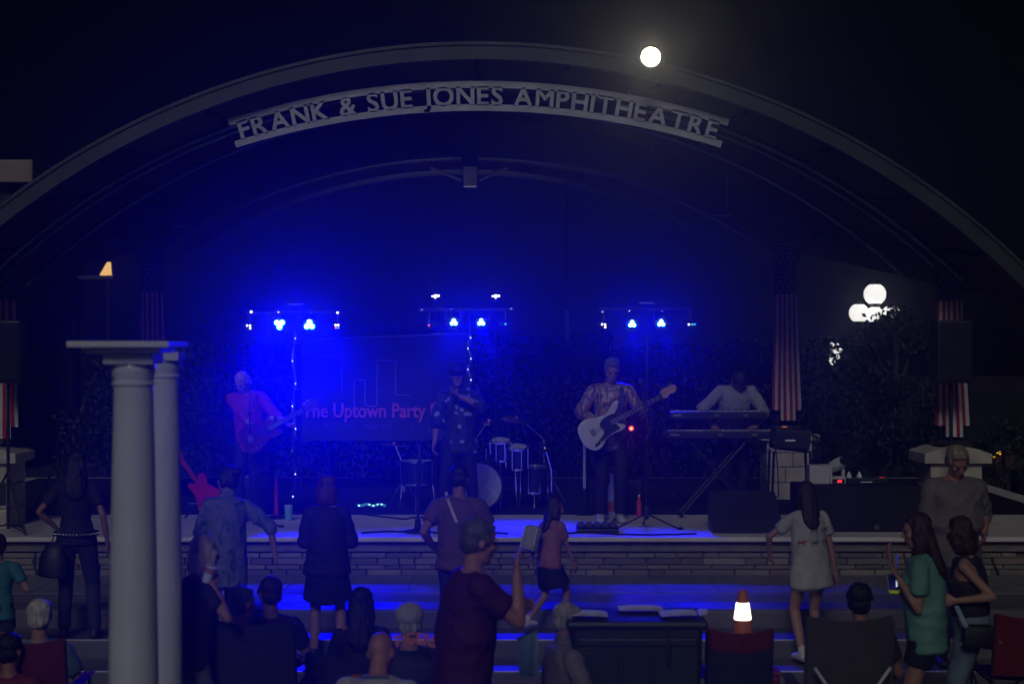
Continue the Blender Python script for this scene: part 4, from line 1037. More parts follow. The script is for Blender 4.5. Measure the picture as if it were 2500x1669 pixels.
        if kind == 'tank':
            for q in (-1, 1):
                c.loft([(Pv + up * .40 + right * q * .085 + fwd * .0, .03, .11), (N - up * .045 + right * q * .09, .026, .06), (N - up * .01 + right * q * .088, .022, .03)], right, n=10)
        else:
            for q in (-1, 1):
                a = (.046 if not fem else .038) * (1 + (f - 1) * .4) + .011 * min(loose, 1.5)
                c.limb(N - up * .035, sh[q] - up * .002, .055, a * .95); c.ell(sh[q], (a * 1.06,) * 3)
                e, wv = el[q], wr[q]
                if kind == 'tee':
                    E = sh[q].lerp(e, .62); c.loft([(sh[q], a * 1.1, a * 1.1), (E, a * 1.12, a * 1.12)], V((0, 1, 0)) if abs((E - sh[q]).normalized().y) < .8 else V((1, 0, 0)), n=12, cap=.15)
                elif kind == 'elbow':
                    c.limb(sh[q], e, a * 1.1, a * 1.02); E = e.lerp(wv, .12); c.limb(e, E, a, a * .98)
                else:
                    c.limb(sh[q], e, a * 1.1, a * 1.0); c.limb(e, wv, a * 1.02, a * .72)
        if kind == 'long' or kind == 'collar' or kind == 'elbow': c.limb(N - up * .03, N + up * .035, .066, .060)
        c.v = [q * s for q in c.v]
        link('shirt', remesh(c, .0115 * s, 2, .0085 * min(loose, 1.5) * s, 9 / s), tm, root, 'all')
    kind, bm_ = bottom
    if bm_ is not None:
        c = MB(); w2 = .016
        waist = .10
        c.loft([(Pv + up * a, b + w2, c_ + w2) for a, b, c_ in tr if a < .12], right, n=16, cap=.2)
        if kind in ('pants', 'capri'):
            for q in (1, -1):
                c.limb(hp[q], kn[q], .082 * (1 + (f - 1) * .5) + .016, .068)
                E = kn[q].lerp(ank[q], .95 if kind == 'pants' else .5); c.loft([(kn[q], .068, .068), (kn[q].lerp(E, .5), .064, .066), (E, .058, .062)], V((1, 0, 0)), n=12, cap=.3)
        elif kind == 'shorts':
            for q in (1, -1):
                E = hp[q].lerp(kn[q], .46); c.loft([(hp[q], .097, .10), (E, .094, .10)], V((1, 0, 0)), n=14, cap=.15)
        elif kind == 'skirt':
            ml = hp[1].lerp(kn[1], .72); ml2 = hp[-1].lerp(kn[-1], .72); c.loft([(Pv + up * .06, .15, .125), (Pv - V((0, 0, .06)), .185, .15), ((ml + ml2) / 2, .235, .20)], right, n=20, cap=.08)
        c.v = [q * s for q in c.v]
        link({'pants': 'trousers', 'capri': 'trousers', 'shorts': 'shorts', 'skirt': 'skirt'}[kind], remesh(c, .0125 * s, 2, .005 * s, 9 / s), bm_, root, 'all')
    if shoes is not None:
        for q in (1, -1):
            a = ank[q]; d = V((0.12 * q, 1, 0)).normalized(); c = MB()
            c.loft([(a + V((0, 0, -.035)) - d * .055, .040, .05), (a + V((0, 0, -.042)) + d * .05, .049, .046), (a + V((0, 0, -.056)) + d * .15, .046, .032)], V((d.y, -d.x, 0)), n=12, cap=.6)
            c.limb(a + V((0, 0, -.02)), a + V((0, 0, .03)), .046, .046)
            c.v = [t_ * s for t_ in c.v]; link('shoe', remesh(c, .011 * s, 2), shoes, root, 'all')
    # ---- hair
    style, hk = hair
    if style != 'bald':
        c = MB(); hmat_ = HR[hk]
        if style != 'ring': c.ell(hq(0, -.024, .054), [q * g for q in (.084, .093, .083)], hr, 16, 12)
        if style == 'ring':
            c.ell(hq(0, -.045, -.005), [q * g for q in (.083, .066, .045)], hr)
        elif style == 'short':
            c.ell(hq(0, -.045, -.01), [q * g for q in (.080, .066, .07)], hr); c.ell(hq(0, .045, .090), [q * g for q in (.056, .032, .024)], hr)
            for q in (-1, 1): c.ell(hq(q * .074, .018, .022), (.012, .022, .034), hr)
        elif style in ('long', 'pony', 'bob', 'bun'):
            c.ell(hq(0, -.04, -.01), [q * g for q in (.088, .072, .085)], hr)
            for q in (-1, 1): c.ell(hq(q * .074, .002, -.005), (.022, .042, .075), hr)
            if style == 'long':
                b0 = hq(0, -.055, -.03); b1 = N - fwd * .09 - up * .05; b2 = Pv + up * .36 - fwd * .135
                c.loft([(hq(0, -.045, .03), .088, .06), (b0, .095, .058), (b1, .10, .045), (b1.lerp(b2, .6), .09, .04), (b2, .05, .025)], hm_ @ V((1, 0, 0)), n=16)
                for q in (-1, 1): c.loft([(hq(q * .07, .0, -.02), .025, .05), (hq(q * .08, .0, -.11), .026, .045), (sh[q] * .35 + N * .65 + fwd * .05 - up * .02, .03, .035), (N + right * q * .085 + fwd * .075 - up * .12, .026, .026)], hm_ @ V((1, 0, 0)), n=10)
            elif style == 'bob':
                c.loft([(hq(0, -.045, .0), .094, .07), (hq(0, -.04, -.10), .10, .07), (hq(0, -.035, -.155), .085, .055)], hm_ @ V((1, 0, 0)), n=16, cap=.3)
                for q in (-1, 1): c.loft([(hq(q * .074, .02, .03), .02, .045), (hq(q * .082, .02, -.07), .024, .045), (hq(q * .075, .02, -.14), .018, .035)], hm_ @ V((1, 0, 0)), n=10)
            elif style == 'pony':
                c.loft([(hq(.0, -.10, .05), .028, .028), (hq(-.01, -.135, .0), .042, .036), (hq(-.03, -.13, -.12), .046, .036), (hq(-.05, -.12, -.25), .03, .025), (hq(-.055, -.115, -.32), .012, .01)], hm_ @ V((1, 0, 0)), n=12)
            elif style == 'bun': c.ell(hq(0, -.11, .07), (.045, .042, .042), hr)
        c.v = [q * s for q in c.v]
        link('hair', remesh(c, .010 * s, 1, .0075 * s, hair=True), hmat_, root, 'all')
    # useful places for accessories (world)
    Mw = MW[root.name]
    PL = dict(root=root, body=bo, hm=(Mw.to_3x3() @ hm_), s=s, wr={q: Mw @ (wr[q] * s) for q in (1, -1)}, el={q: Mw @ (el[q] * s) for q in (1, -1)}, sh={q: Mw @ (sh[q] * s) for q in (1, -1)},
              hq=lambda x, y, z: Mw @ (hq(x, y, z) * s), at=lambda a, r_=0, f_=0: Mw @ ((Pv + up * a + right * r_ + fwd * f_) * s), g=g)
    return PL
def hand_at(PL, q, k=.07): return PL['wr'][q] + (PL['wr'][q] - PL['el'][q]).normalized() * k * PL['s']
def cap_hat(PL, material, brim=True, back=False):
    g = PL['g'] * PL['s']; c = MB(); c.ell(PL['hq'](0, -.012, .062), [q * g for q in (.098, .117, .088)], PL['hm'], 16, 10)
    if brim:
        y = -1 if back else 1
        c.loft([(PL['hq'](0, y * .06, .058), .075 * g, .008), (PL['hq'](0, y * .12, .05), .07 * g, .007), (PL['hq'](0, y * .165, .038), .045 * g, .006)], PL['hm'] @ V((1, 0, 0)), n=14, cap=.5)
    im = inv_of(PL['root']); c.v = [im @ q for q in c.v]
    return link('cap', remesh(c, .009, 2), material, PL['root'], 'all')
def project_print(name, PL, mb, material, body_names=('shirt',)):
    """flat print laid on the back of a shirt: mb in world space, projected along +Y"""
    root = PL['root']; tgt = [o for o in root.children if o.name.split('.')[0] in body_names][0]
    Mw = MW[root.name]; bv = BVHTree.FromPolygons([Mw @ v.co for v in tgt.data.vertices], [list(p.vertices) for p in tgt.data.polygons])
    out = []
    for q in mb.v:
        h = bv.ray_cast(V((q.x, q.y - 1.5, q.z)), V((0, 1, 0)))
        y = h[0].y - .006 if h[0] is not None else q.y
        out.append(V((q.x, y, q.z)))
    mb.v = out
    return mb.build(name, material, root)

# ---------------------------------------------------------------- the band
zs = SZ + .012
DK = cloth('black trousers', (.014, .014, .018)); SHOE = mat('dark shoe', (.03, .028, .03), .5)
GUT = person('bald man in dark red shirt playing guitar at the left of the stage', 612, 17.9, zs, 168, 1.72, lean=(8, 3), head=(34, -10, 0), Rh=(634, 1062, -.30), Lh=(700, 1034, -.36), Rp=(.9, -.5, -.3), Lp=(-.5, -.3, -.9), Rn=(0, -1, 0), Ln=(0, -.3, 1), curl=42,
             top=('elbow', cloth('dark red shirt', (.30, .02, .035))), hem=.12, loose=1.2, bottom=('pants', DK), shoes=SHOE, hair=('ring', 'sandy'), skin='ruddy', eyes=True)
SNG = person('singer in cap and dark glittering shirt holding a microphone to the mouth', 1122, 17.75, zs, 172, 1.74, lean=(-2, 2), head=(4, 6, 0), fat=1.12, Lh=(1122, 966, -.27), Lp=(-1, -.1, -.5), Rh=(1058, 1098, -.12), Rp=(.8, -.5, 0), Ln=(0, -.3, 1), curl=55,
             top=('elbow', pattern_mat('dark print shirt', [(.012, .014, .03), (.03, .035, .06), (.30, .32, .38), (.02, .022, .04)], 26, pos=(0, .45, .78, .9))), hem=.16, loose=1.5, bottom=('pants', DK), shoes=SHOE, hair=('short', 'black'), skin='tan', feet=((.17, .05, 0), (-.16, -.12, 0)))
cap_hat(SNG, cloth('black cap', (.012, .012, .014)))
q = hand_at(SNG, -1, .08); m_ = thing('hand_microphone', 'black hand microphone held at the singer mouth', 'microphone', q)
up_ = (SNG['hq'](0, .12, -.05) - q).normalized()
MB().tube([q - up_ * .1, q + up_ * .06], [.011, .017], 10).build('handle', M['black'], m_, 1); MB().ell(q + up_ * .085, (.026, .026, .026)).build('grille', M['steel'], m_, 1)
GOLD = pattern_mat('gold foil shirt', [(.07, .045, .032), (.14, .085, .05), (.70, .46, .18), (.16, .10, .06)], 9, .32, 'noise', (3, 3, .7), (0, .50, .60, .68))
BAS = person('man in metallic gold and black shirt playing a pale bass guitar', 1490, 17.95, zs, 180, 1.82, lean=(3, 0), head=(24, 4, -4), Rh=(1453, 1028, -.28), Lh=(1570, 1005, -.34), Rp=(1, -.6, -.2), Lp=(-.7, -.2, -1), Rn=(-.2, -1, -.4), Ln=(0, -.5, 1), curl=38,
             top=('long', GOLD), hem=.16, loose=1.35, bottom=('pants', DK), shoes=mat('white trainers', (.5, .48, .46), .6), hair=('short', 'saltpepper'), skin='light', eyes=True)
KEY = person('keyboard player in pale shirt bending his head over the keys', 1788, 19.0, zs, 186, 1.8, lean=(20, 0), head=(52, 8, 0), fat=1.12, Rh=(1742, 1034, -.42), Lh=(1842, 1034, -.42), Rp=(1, -.3, -.2), Lp=(-1, -.3, -.2), Rn=(0, 0, -1), Ln=(0, 0, -1),
             top=('long', cloth('pale shirt', (.30, .30, .34))), hem=.16, loose=1.5, bottom=('pants', DK), shoes=SHOE, hair=('short', 'black'), skin='tan')

# instruments held by the band: built in their own plane, x along the neck
def smooth_loop(pts, n=5):
    out = []; N_ = len(pts)
    for i in range(N_):
        p0, p1, p2, p3 = [V((*pts[(i + k - 1) % N_], 0)) for k in range(4)]
        for k in range(n):
            t_ = k / n; q = .5 * ((2 * p1) + (p2 - p0) * t_ + (2 * p0 - 5 * p1 + 4 * p2 - p3) * t_ ** 2 + (3 * p1 - p0 - 3 * p2 + p3) * t_ ** 3)
            out.append((q.x, q.y))
    return out
def guitar(label, name, mtx, outline, neck, bodym, guard, guardm, headpts, tuners, nstr, bodyt=.042, boardm=None, headm=None, pick=((-.02, .0), (.06, 0)), group=None):
    base = mtx @ V((0, 0, 0)); t = thing(name, label, 'guitar', base)
    MB().prism(smooth_loop(outline), bodyt, mtx, .05).build('body', bodym, t, 1)
    if guard: MB().prism(smooth_loop(guard, 4), .004, mtx @ Matrix.Translation((0, 0, bodyt / 2 + .003))).build('pickguard', guardm, t)
    n0, n1 = neck
    MB().box(mtx @ V(((n0 + n1) / 2, 0, bodyt / 2 + .004)), (n1 - n0, .05, .022), mtx.to_3x3()).build('neck', headm or M['wood'], t)
    fb = MB().box(mtx @ V(((n0 - .06 + n1) / 2, 0, bodyt / 2 + .019)), (n1 - n0 + .06, .054, .007), mtx.to_3x3()).build('fretboard', boardm or mat('rosewood', (.03, .018, .013), .5, bump=0), t)
    for k in range(16):
        x = n1 - (n1 - n0 + .05) * (1 - 2 ** (-(k + 1) / 12)) * 1.62
        if x < n0 - .05: break
        MB().box(mtx @ V((x, 0, bodyt / 2 + .0235)), (.006, .052, .003), mtx.to_3x3()).build('fret', mat('pale fret', (.6, .56, .42), .4, .3, bump=0), fb)
    MB().prism(smooth_loop(headpts, 3), .016, mtx @ Matrix.Translation((0, 0, bodyt / 2 + .008))).build('headstock', headm or M['wood'], t)
    for x, y in tuners:
        MB().lathe([(.010, 0), (.008, .014)], 10, mtx @ V((x, y, bodyt / 2 + .016)), mtx.to_3x3()).build('tuner_post', M['chrome'], t, 1)
        MB().ell(mtx @ V((x, y + .045, bodyt / 2 + .002)), (.012, .010, .006), mtx.to_3x3(), 8, 6).build('tuner_key', M['chrome'], t, 1)
    for x, y in pick: MB().bbox(mtx @ V((x, y, bodyt / 2 + .010)), (.022, .085, .014), .003, mtx.to_3x3()).build('pickup', M['black'], t)
    MB().bbox(mtx @ V((-.15, 0, bodyt / 2 + .008)), (.05, .07, .014), .003, mtx.to_3x3()).build('bridge', M['chrome'], t)
    for k in range(nstr):
        y = (k - (nstr - 1) / 2) * (.04 / nstr * 1.15)
        MB().tube([mtx @ V((-.15, y, bodyt / 2 + .026)), mtx @ V((n1, y, bodyt / 2 + .028))], .0012, 4).build('string', M['steel'], t)
    for k, (x, y) in enumerate(((-.17, -.12), (-.12, -.125), (-.07, -.13))): MB().lathe([(.013, 0), (.011, .016)], 10, mtx @ V((x, y, bodyt / 2 + .004)), mtx.to_3x3()).build('knob', M['chrome'], t, 1)
    return t
JB = [(-.30, .02), (-.27, .12), (-.17, .165), (-.05, .135), (.06, .115), (.15, .16), (.22, .19), (.255, .165), (.22, .125), (.16, .075), (.13, .03), (.14, -.03), (.19, -.075), (.195, -.11), (.14, -.125), (.05, -.115), (-.05, -.13), (-.14, -.185), (-.23, -.175), (-.29, -.09)]
PGD = [(.17, .06), (.10, .085), (.0, .075), (-.05, .03), (-.04, -.05), (-.12, -.10), (-.20, -.135), (-.18, -.155), (-.06, -.12), (.05, -.10), (.13, -.10), (.12, -.04), (.12, .02)]
bo_ = P(1477, 1040, 17.55); bt_ = P(1640, 953, 17.62)
mt_ = plane_mtx(bo_, bt_ - bo_, (0, .12, 1)); 
guitar('pale cream bass guitar with black pickguard and maple headstock', 'bass_guitar', mt_, JB, (.12, .70), mat('cream guitar paint', (.60, .57, .50), .25, bump=0, var=.05), PGD, mat('black guard', (.012, .012, .014), .25, bump=0),
       [(.69, .026), (.71, .05), (.76, .06), (.82, .055), (.86, .05), (.885, .015), (.86, -.02), (.82, -.03), (.78, -.022), (.74, -.045), (.70, -.03)], [(.73, .035), (.77, .036), (.81, .035), (.85, .03)], 4,
       headm=mat('amber maple', (.5, .27, .10), .35, bump=0))
t_ = thing('guitar_strap', 'dark strap over the bass player shoulder', 'strap', BAS['sh'][-1])
MB().tube([P(1432, 1052, 17.6), P(1450, 1000, 17.78), P(1478, 952, 17.80)], .003, 4)
def strap(root, pts, wd, material, name='band'):
    mb = MB(); vs = []; fs = []
    pts = [V(q) for q in pts]
    for i, q in enumerate(pts):
        d = (pts[min(i + 1, len(pts) - 1)] - pts[max(i - 1, 0)]).normalized(); s_ = d.cross(V((0, -1, 0))).normalized() * wd / 2
        vs += [q - s_, q + s_, q + s_ + V((0, .004, 0)), q - s_ + V((0, .004, 0))]
    for i in range(len(pts) - 1):
        for k in range(4): fs.append([i * 4 + k, i * 4 + (k + 1) % 4, i * 4 + 4 + (k + 1) % 4, i * 4 + 4 + k])
    return mb.add(vs, fs).build(name, material, root)
strap(t_, [P(1512, 1012, 17.60), P(1516, 985, 17.74), P(1519, 960, 17.76), P(1516, 945, 17.84), P(1512, 940, 17.95)], .055, mat('strap', (.06, .06, .065), .7))
LP = [(-.26, .0), (-.24, .12), (-.14, .165), (-.03, .125), (.05, .10), (.13, .135), (.19, .12), (.2, .06), (.15, .03), (.15, -.02), (.20, -.06), (.21, -.10), (.15, -.11), (.05, -.10), (-.03, -.125), (-.14, -.165), (-.24, -.12)]
go = P(642, 1056, 17.5); gt = P(762, 990, 17.42)
guitar('dark sunburst electric guitar with pale binding held by the bald man', 'electric_guitar', plane_mtx(go, gt - go, (0, .12, 1)), LP, (.14, .54), mat('dark burst paint', (.10, .02, .016), .2, bump=0), None, None,
       [(.53, .022), (.56, .04), (.66, .05), (.70, .03), (.70, -.03), (.66, -.05), (.56, -.04), (.53, -.022)], [(.58, .02), (.61, .022), (.645, .024), (.58, -.045), (.61, -.047), (.645, -.05)], 6, headm=mat('dark mahogany', (.09, .03, .02), .3, bump=0))
# red guitar on a floor stand, left
ro = P(497, 1200, 18.2); rt_ = P(432, 1108, 18.5)
guitar('red electric guitar resting on a stand at the left of the stage', 'electric_guitar', plane_mtx(ro, rt_ - ro, (.6, 0, .8)), LP, (.14, .54), mat('red guitar paint', (.45, .02, .03), .2, bump=0), None, None,
       [(.53, .022), (.56, .04), (.66, .05), (.70, .03), (.70, -.03), (.66, -.05), (.56, -.04), (.53, -.022)], [(.58, .02), (.61, .022), (.645, .024), (.58, -.045), (.61, -.047), (.645, -.05)], 6, headm=mat('red neck', (.3, .03, .03), .3, bump=0))
t = thing('guitar_stand', 'low black stand under the red guitar', 'stand', (ro.x, 18.3, zs))
for a in (210, 330, 90): MB().tube([(ro.x, 18.35, zs + .3), (ro.x + .25 * math.cos(R(a)), 18.35 + .25 * math.sin(R(a)), zs + .01)], .011, 6).build('leg', M['black'], t)
MB().tube([(ro.x - .15, 18.15, zs + .18), (ro.x + .15, 18.15, zs + .18)], .014, 8).build('cradle', M['black'], t); MB().tube([(ro.x, 18.35, zs + .3), (ro.x, 18.17, zs + .18)], .012, 8).build('arm', M['black'], t)
MB().tube([(ro.x, 18.35, zs + .3), (ro.x, 18.52, zs + .7)], .012, 8).build('upright', M['black'], t)
# ================================================================== the audience
DENIM = cloth('dark denim', (.028, .034, .055)); LDEN = cloth('pale denim', (.13, .18, .23)); BLK = cloth('black cotton', (.016, .015, .018))
WSH = mat('white sneakers', (.6, .58, .56), .6)
# standing people, far to near
A1 = person('woman in black top, dark jeans and glittering belt left of the columns', 186, 13.95, .35, 8, 1.62, fem=True, Rh=(262, 1322, .0), Lh=(140, 1290, .08), Lp=(-1, -.4, 0), head=(6, 10, 0), top=('tee', BLK), hem=.06, bottom=('pants', DENIM), shoes=SHOE, hair=('long', 'black'), skin='tan', feet=((.17, 0, 0), (-.12, .08, 0)), vox=.0105)
bl = MB().loft([(A1['at'](.02), .198, .148), (A1['at'](.055), .196, .146)], (1, 0, 0), n=24, cap=.05).build('belt', mat('black leather', (.02, .018, .018), .4), A1['root'], 1)
for k in range(22):
    a = R(180 + 180 * k / 21); q = A1['at'](.038) + V((.2 * math.cos(a), .15 * math.sin(a), 0)); MB().ell(q, (.008, .006, .010), n=8, m=6).build('stud', M['chrome'], bl, 1)
t = thing('handbag', 'black bag hanging from the left arm of the woman in jeans', 'bag', P(128, 1400, 13.9))
MB().loft([(P(128, 1405, 13.85), .13, .06), (P(131, 1360, 13.85), .12, .055), (P(136, 1325, 13.87), .07, .03)], (1, 0, 0), n=16, cap=.3).build('pouch', mat('bag leather', (.012, .011, .012), .5), t, 1)
MB().tube([P(126, 1325, 13.87), P(137, 1292, 13.9), P(148, 1325, 13.87)], .008, 6).build('handle', mat('bag leather'[:11], (.012, .011, .012), .5), t, 1)
A2 = person('woman in tie-dye shirt with hair tied up, arm lowered', 548, 13.6, .20, 22, 1.66, fem=True, fat=1.12, lean=(3, 4), head=(8, 42, 0), Rh=(672, 1352, .05), Rp=(1, -.3, 0), Lh=(480, 1330, .25), top=('elbow', pattern_mat('tie dye cloth', [(.03, .06, .09), (.10, .16, .19), (.20, .16, .19), (.03, .10, .12)], 7, .8, 'noise', (2.2, 2.2, .8), (.36, .46, .54, .64))), hem=.24, loose=1.7, bottom=('pants', BLK), shoes=SHOE, hair=('bun', 'black'), skin='tan', vox=.0105)
MB().lathe([(.030, -.012), (.040, 0), (.030, .012)], 12, A2['hq'](0, -.07, .062), A2['hm'] @ Matrix.Rotation(R(60), 3, 'X')).build('scrunchie', cloth('pale scrunchie', (.4, .42, .42)), A2['root'], 1)
A3 = person('dark silhouette of a woman in black top and short black skirt', 798, 13.6, .20, 4, 1.58, fem=True, fat=1.2, head=(10, 20, 0), Rh=('l', .10, .26, 1.18), Lh=('l', -.10, .28, 1.12), Rp=(.5, -.4, -1), Lp=(-.5, -.4, -1), top=('elbow', BLK), hem=.1, loose=1.5, bottom=('skirt', cloth('black skirt', (.012, .012, .016))), shoes=SHOE, hair=('bob', 'redbrown'), skin='light', feet=((.14, 0, 0), (-.12, .03, 0)), vox=.0105)
A4 = person('person in brownish shirt with a pale strap across the back', 1118, 13.6, .20, -6, 1.66, lean=(4, 0), head=(12, -10, 0), fat=1.1, Rh=(1186, 1262, .25), Rp=(.5, -.3, -1), Lh=(1058, 1335, .1), top=('tee', cloth('brown shirt', (.13, .07, .045))), hem=.1, loose=1.4, bottom=('pants', DENIM), shoes=SHOE, hair=('short', 'black'), skin='tan', vox=.0105)
def flat_strap(PL, name, pts, wd, material, D):
    mb = MB(); n = 16; vs = []; fs = []
    (x0, y0), (x1, y1) = pts
    for k in range(n + 1):
        v = k / n; q = P(x0 + (x1 - x0) * v, y0 + (y1 - y0) * v, D); d = V((x1 - x0, 0, -(y1 - y0))).normalized(); nn = V((d.z, 0, -d.x)) * wd / 2; vs += [q - nn, q + nn]
    for k in range(n): fs.append([2 * k, 2 * k + 1, 2 * k + 3, 2 * k + 2])
    mb.add(vs, fs); return project_print(name, PL, mb, material)
flat_strap(A4, 'strap', ((1088, 1200), (1118, 1268)), .022, mat('pale strap', (.6, .58, .52), .6), 13.7)
A5 = person('running girl with long dark hair, clear backpack and black skirt', 1340, 14.2, .35, -52, 1.18, fem=True, hscale=1.18, lean=(10, -4), head=(6, -20, 0), Rh=(1402, 1378, .05), Rp=(.8, -.6, 0), Lh=(1300, 1360, -.1), feet=((.06, .22, .04), (-.02, -.34, .12)), top=('tee', cloth('pink top', (.30, .13, .13))), hem=.09, loose=1.5, bottom=('skirt', cloth('black skirt', (.012, .012, .016))), shoes=WSH, hair=('long', 'brown'), skin='light', vox=.0115)
t = thing('backpack', 'small pale clear backpack on the running girl', 'backpack', P(1305, 1345, 14.0)); t['category'] = 'backpack'
rb = Matrix.Rotation(R(14), 3, 'Y') @ Matrix.Rotation(R(-30), 3, 'Z')
MB().bbox(P(1298, 1313, 14.01), (.14, .09, .22), .03, rb).build('pouch', mat('clear vinyl', (.36, .36, .33), .3, var=.3, scale=16), t, 1)
fr_ = [P(1298, 1313, 14.01) + rb @ V((x, -.05, z)) for x, z in ((-.06, -.09), (.06, -.09), (.06, .09), (-.06, .09), (-.06, -.09))]
MB().tube(fr_, .009, 6).build('piping', M['cardwhite'], t, 1)
MB().ell(P(1294, 1332, 13.94), (.035, .02, .04)).build('contents', cloth('pale bundle', (.42, .36, .3)), t, 1)
A6 = person('girl in white printed tee with long brown hair seen from behind', 1978, 13.6, .20, 12, 1.53, fem=True, lean=(3, -2), head=(4, 18, 0), Lh=(1880, 1352, .12), Lp=(-1, -.5, .2), Rh=(2040, 1400, .0), top=('tee', cloth('white printed tee', (.38, .38, .37), bump=.3)), hem=.2, loose=1.8, bottom=('shorts', cloth('blue shorts', (.05, .07, .12))), shoes=WSH, hair=('long', 'brown'), skin='light', feet=((.1, .06, 0), (-.1, -.05, .04)), vox=.010)
random.seed(11)
for k, (px, py) in enumerate(((1985, 1265), (1982, 1292), (2010, 1290), (1952, 1322), (1984, 1322), (2012, 1317))):
    c = P(px, py, 13.6); s_ = .03; mb = MB()
    dog = [(-1, -.9), (-.75, -.9), (-.65, -.1), (.4, -.1), (.5, -.9), (.75, -.9), (.8, .2), (1.15, .45), (1.1, .75), (.8, .95), (.6, .55), (-.7, .45), (-1.05, .8)]
    mb.add([c + V((x * s_, 0, y * s_)) for x, y in dog], [[0, 1, 2, 11, 12], [2, 3, 10, 11], [3, 4, 5, 6, 10], [6, 7, 8, 9, 10]])
    project_print('print_patch', A6, mb, mat('print %d' % (k % 3), [(.32, .05, .06), (.10, .14, .12), (.24, .10, .22)][k % 3], .8, bump=0))
A7 = person('man in grey sweatshirt looking down before the right stone pier', 2326, 13.6, .20, 184, 1.86, fat=1.32, lean=(4, 0), head=(30, 6, 3), Lh=(2402, 1302, -.1), Rp=(.3, -1, 0), top=('elbow', cloth('grey sweatshirt', (.15, .13, .13))), hem=.14, loose=1.8, bottom=('pants', DENIM), shoes=SHOE, hair=('short', 'sandy'), skin='ruddy', eyes=True)
MB().lathe([(.030, -.012), (.033, 0), (.030, .012)], 14, A7['wr'][-1], Matrix.Rotation(R(12), 3, 'Y')).build('wristband', mat('blue band', (.03, .08, .22), .5), A7['root'], 1)
A8 = person('woman in mint green tee with long dark hair facing left', 2262, 11.0, .0, 70, 1.74, fem=True, lean=(3, 0), head=(8, 12, 0), Lh=(2192, 1408, -.12), Lp=(0, -.5, -1), Rh=(2178, 1376, .16), Rp=(.2, -.6, -.8), Rn=(0, 0, 1), Ln=(0, 0, 1), curl=30, top=('tee', cloth('mint green tee', (.11, .27, .215))), hem=.12, loose=1.5, bottom=('shorts', cloth('black shorts', (.014, .014, .018))), shoes=WSH, hair=('long', 'brown'), skin='light', eyes=True)
A9 = person('woman in black tank top and pale denim, facing left at the right edge', 2372, 11.35, .0, 66, 1.68, fem=True, fat=1.1, lean=(4, 0), head=(12, -6, 0), Lh=(2334, 1466, -.15), Lp=(0, -.9, -.7), Rh=(2326, 1470, .16), Rp=(.2, -.7, -.7), top=('tank', BLK), hem=.02, bottom=('pants', LDEN), shoes=SHOE, hair=('bob', 'brown'), skin='light', eyes=True)
t = thing('waist_bag', 'black bag slung at the hip of the tank top woman', 'bag', P(2385, 1560, 11.1))
MB().bbox(P(2388, 1552, 11.12), (.22, .10, .16), .035).build('pouch', mat('nylon', (.012, .012, .014), .6), t, 1)
strap(t, [P(2360, 1530, 11.08), P(2345, 1500, 11.1), P(2335, 1478, 11.14)], .03, mat('pale webbing', (.2, .3, .36), .7))
for px, py in ((2441, 1567), (2344, 1570)): MB().lathe([(.012, 0), (.012, .012)], 10, P(px, py, 11.05), rx).build('buckle', M['chrome'], t, 1)
# drink held by the green tee woman
q = P(2183, 1420, 10.98); t = thing('drink_cup', 'blue plastic cup with straw and glowing yellow base', 'cup', q - V((0, 0, .06)))
MB().lathe([(.036, -.05), (.046, .045), (.048, .05), (.04, .05)], 18, q).build('cup', mat('blue cup', (.04, .06, .4), .2, bump=0), t, 1)
MB().lathe([(.034, -.072), (.038, -.052)], 18, q).build('glow_base', emat('yellow glow', (.55, .6, .02), .10), t, 1)
MB().box(q + V((.006, -.047, .0)), (.008, .004, .05)).build('painted_highlight', emat('white painted highlight', (.8, .85, 1), .9), t)  # highlight on the cup wall, painted as a small glowing strip
MB().tube([q + V((.01, 0, 0)), q + V((.02, 0, .19))], .005, 8).build('straw', emat('blue straw', (.05, .08, .7), .18), t, 1)
# near man in maroon
A10 = person('tall man in maroon shirt in profile, raising a hand to his chin', 1130, 9.5, .0, -74, 1.86, fat=1.22, lean=(6, 0), head=(4, 4, 0), Rh=(1262, 1402, -.06), Rp=(.3, -.3, -1), Lh=(1240, 1490, .3), Lp=(-.2, -.8, -.6), Rn=(0, .9, .2), curl=24, top=('tee', cloth('maroon shirt', (.055, .011, .016))), hem=.16, loose=1.5, bottom=('pants', cloth('dark shorts cloth', (.03, .03, .035))), shoes=SHOE, hair=('short', 'saltpepper'), skin='ruddy', eyes=True)
A11 = person('blond woman in black top drinking from a white cup beside the columns', 462, 10.5, .0, -62, 1.65, fem=True, fat=1.08, lean=(8, 0), head=(2, 0, 0), Rh=(522, 1432, -.12), Rp=(.2, -.2, -1), Lh=(600, 1640, .1), Lp=(-.5, -.6, -.5), Rn=(0, 0, 1), curl=45, top=('tee', BLK), hem=.08, loose=1.2, bottom=('pants', pattern_mat('patterned trousers', [(.14, .14, .17), (.24, .22, .22), (.09, .10, .16), (.28, .25, .22)], 12, .8, 'noise', (1, 1, 1), (.3, .45, .55, .68))), shoes=SHOE, hair=('bob', 'blond'), skin='ruddy', eyes=True)
q = hand_at(A11, 1, .08) + V((.0, -.02, .02)); t = thing('paper_cup', 'white cup at the blond woman mouth', 'cup', q)
MB().lathe([(.028, -.055), (.04, .05), (.042, .055), (.036, .055)], 18, q, Euler((0, R(20), 0)).to_matrix()).build('cup', M['paper'], t, 1); MB().lathe([(.0405, .012), (.043, .03), (.043, .04), (.041, .048)], 18, q, Euler((0, R(20), 0)).to_matrix()).build('sleeve', mat('tan cup band', (.4, .16, .1), .6), t, 1)
MB().lathe([(.030, -.01), (.033, 0), (.030, .01)], 14, A11['wr'][-1]).build('bracelet', mat('dark bracelet', (.02, .018, .018), .4), A11['root'], 1)

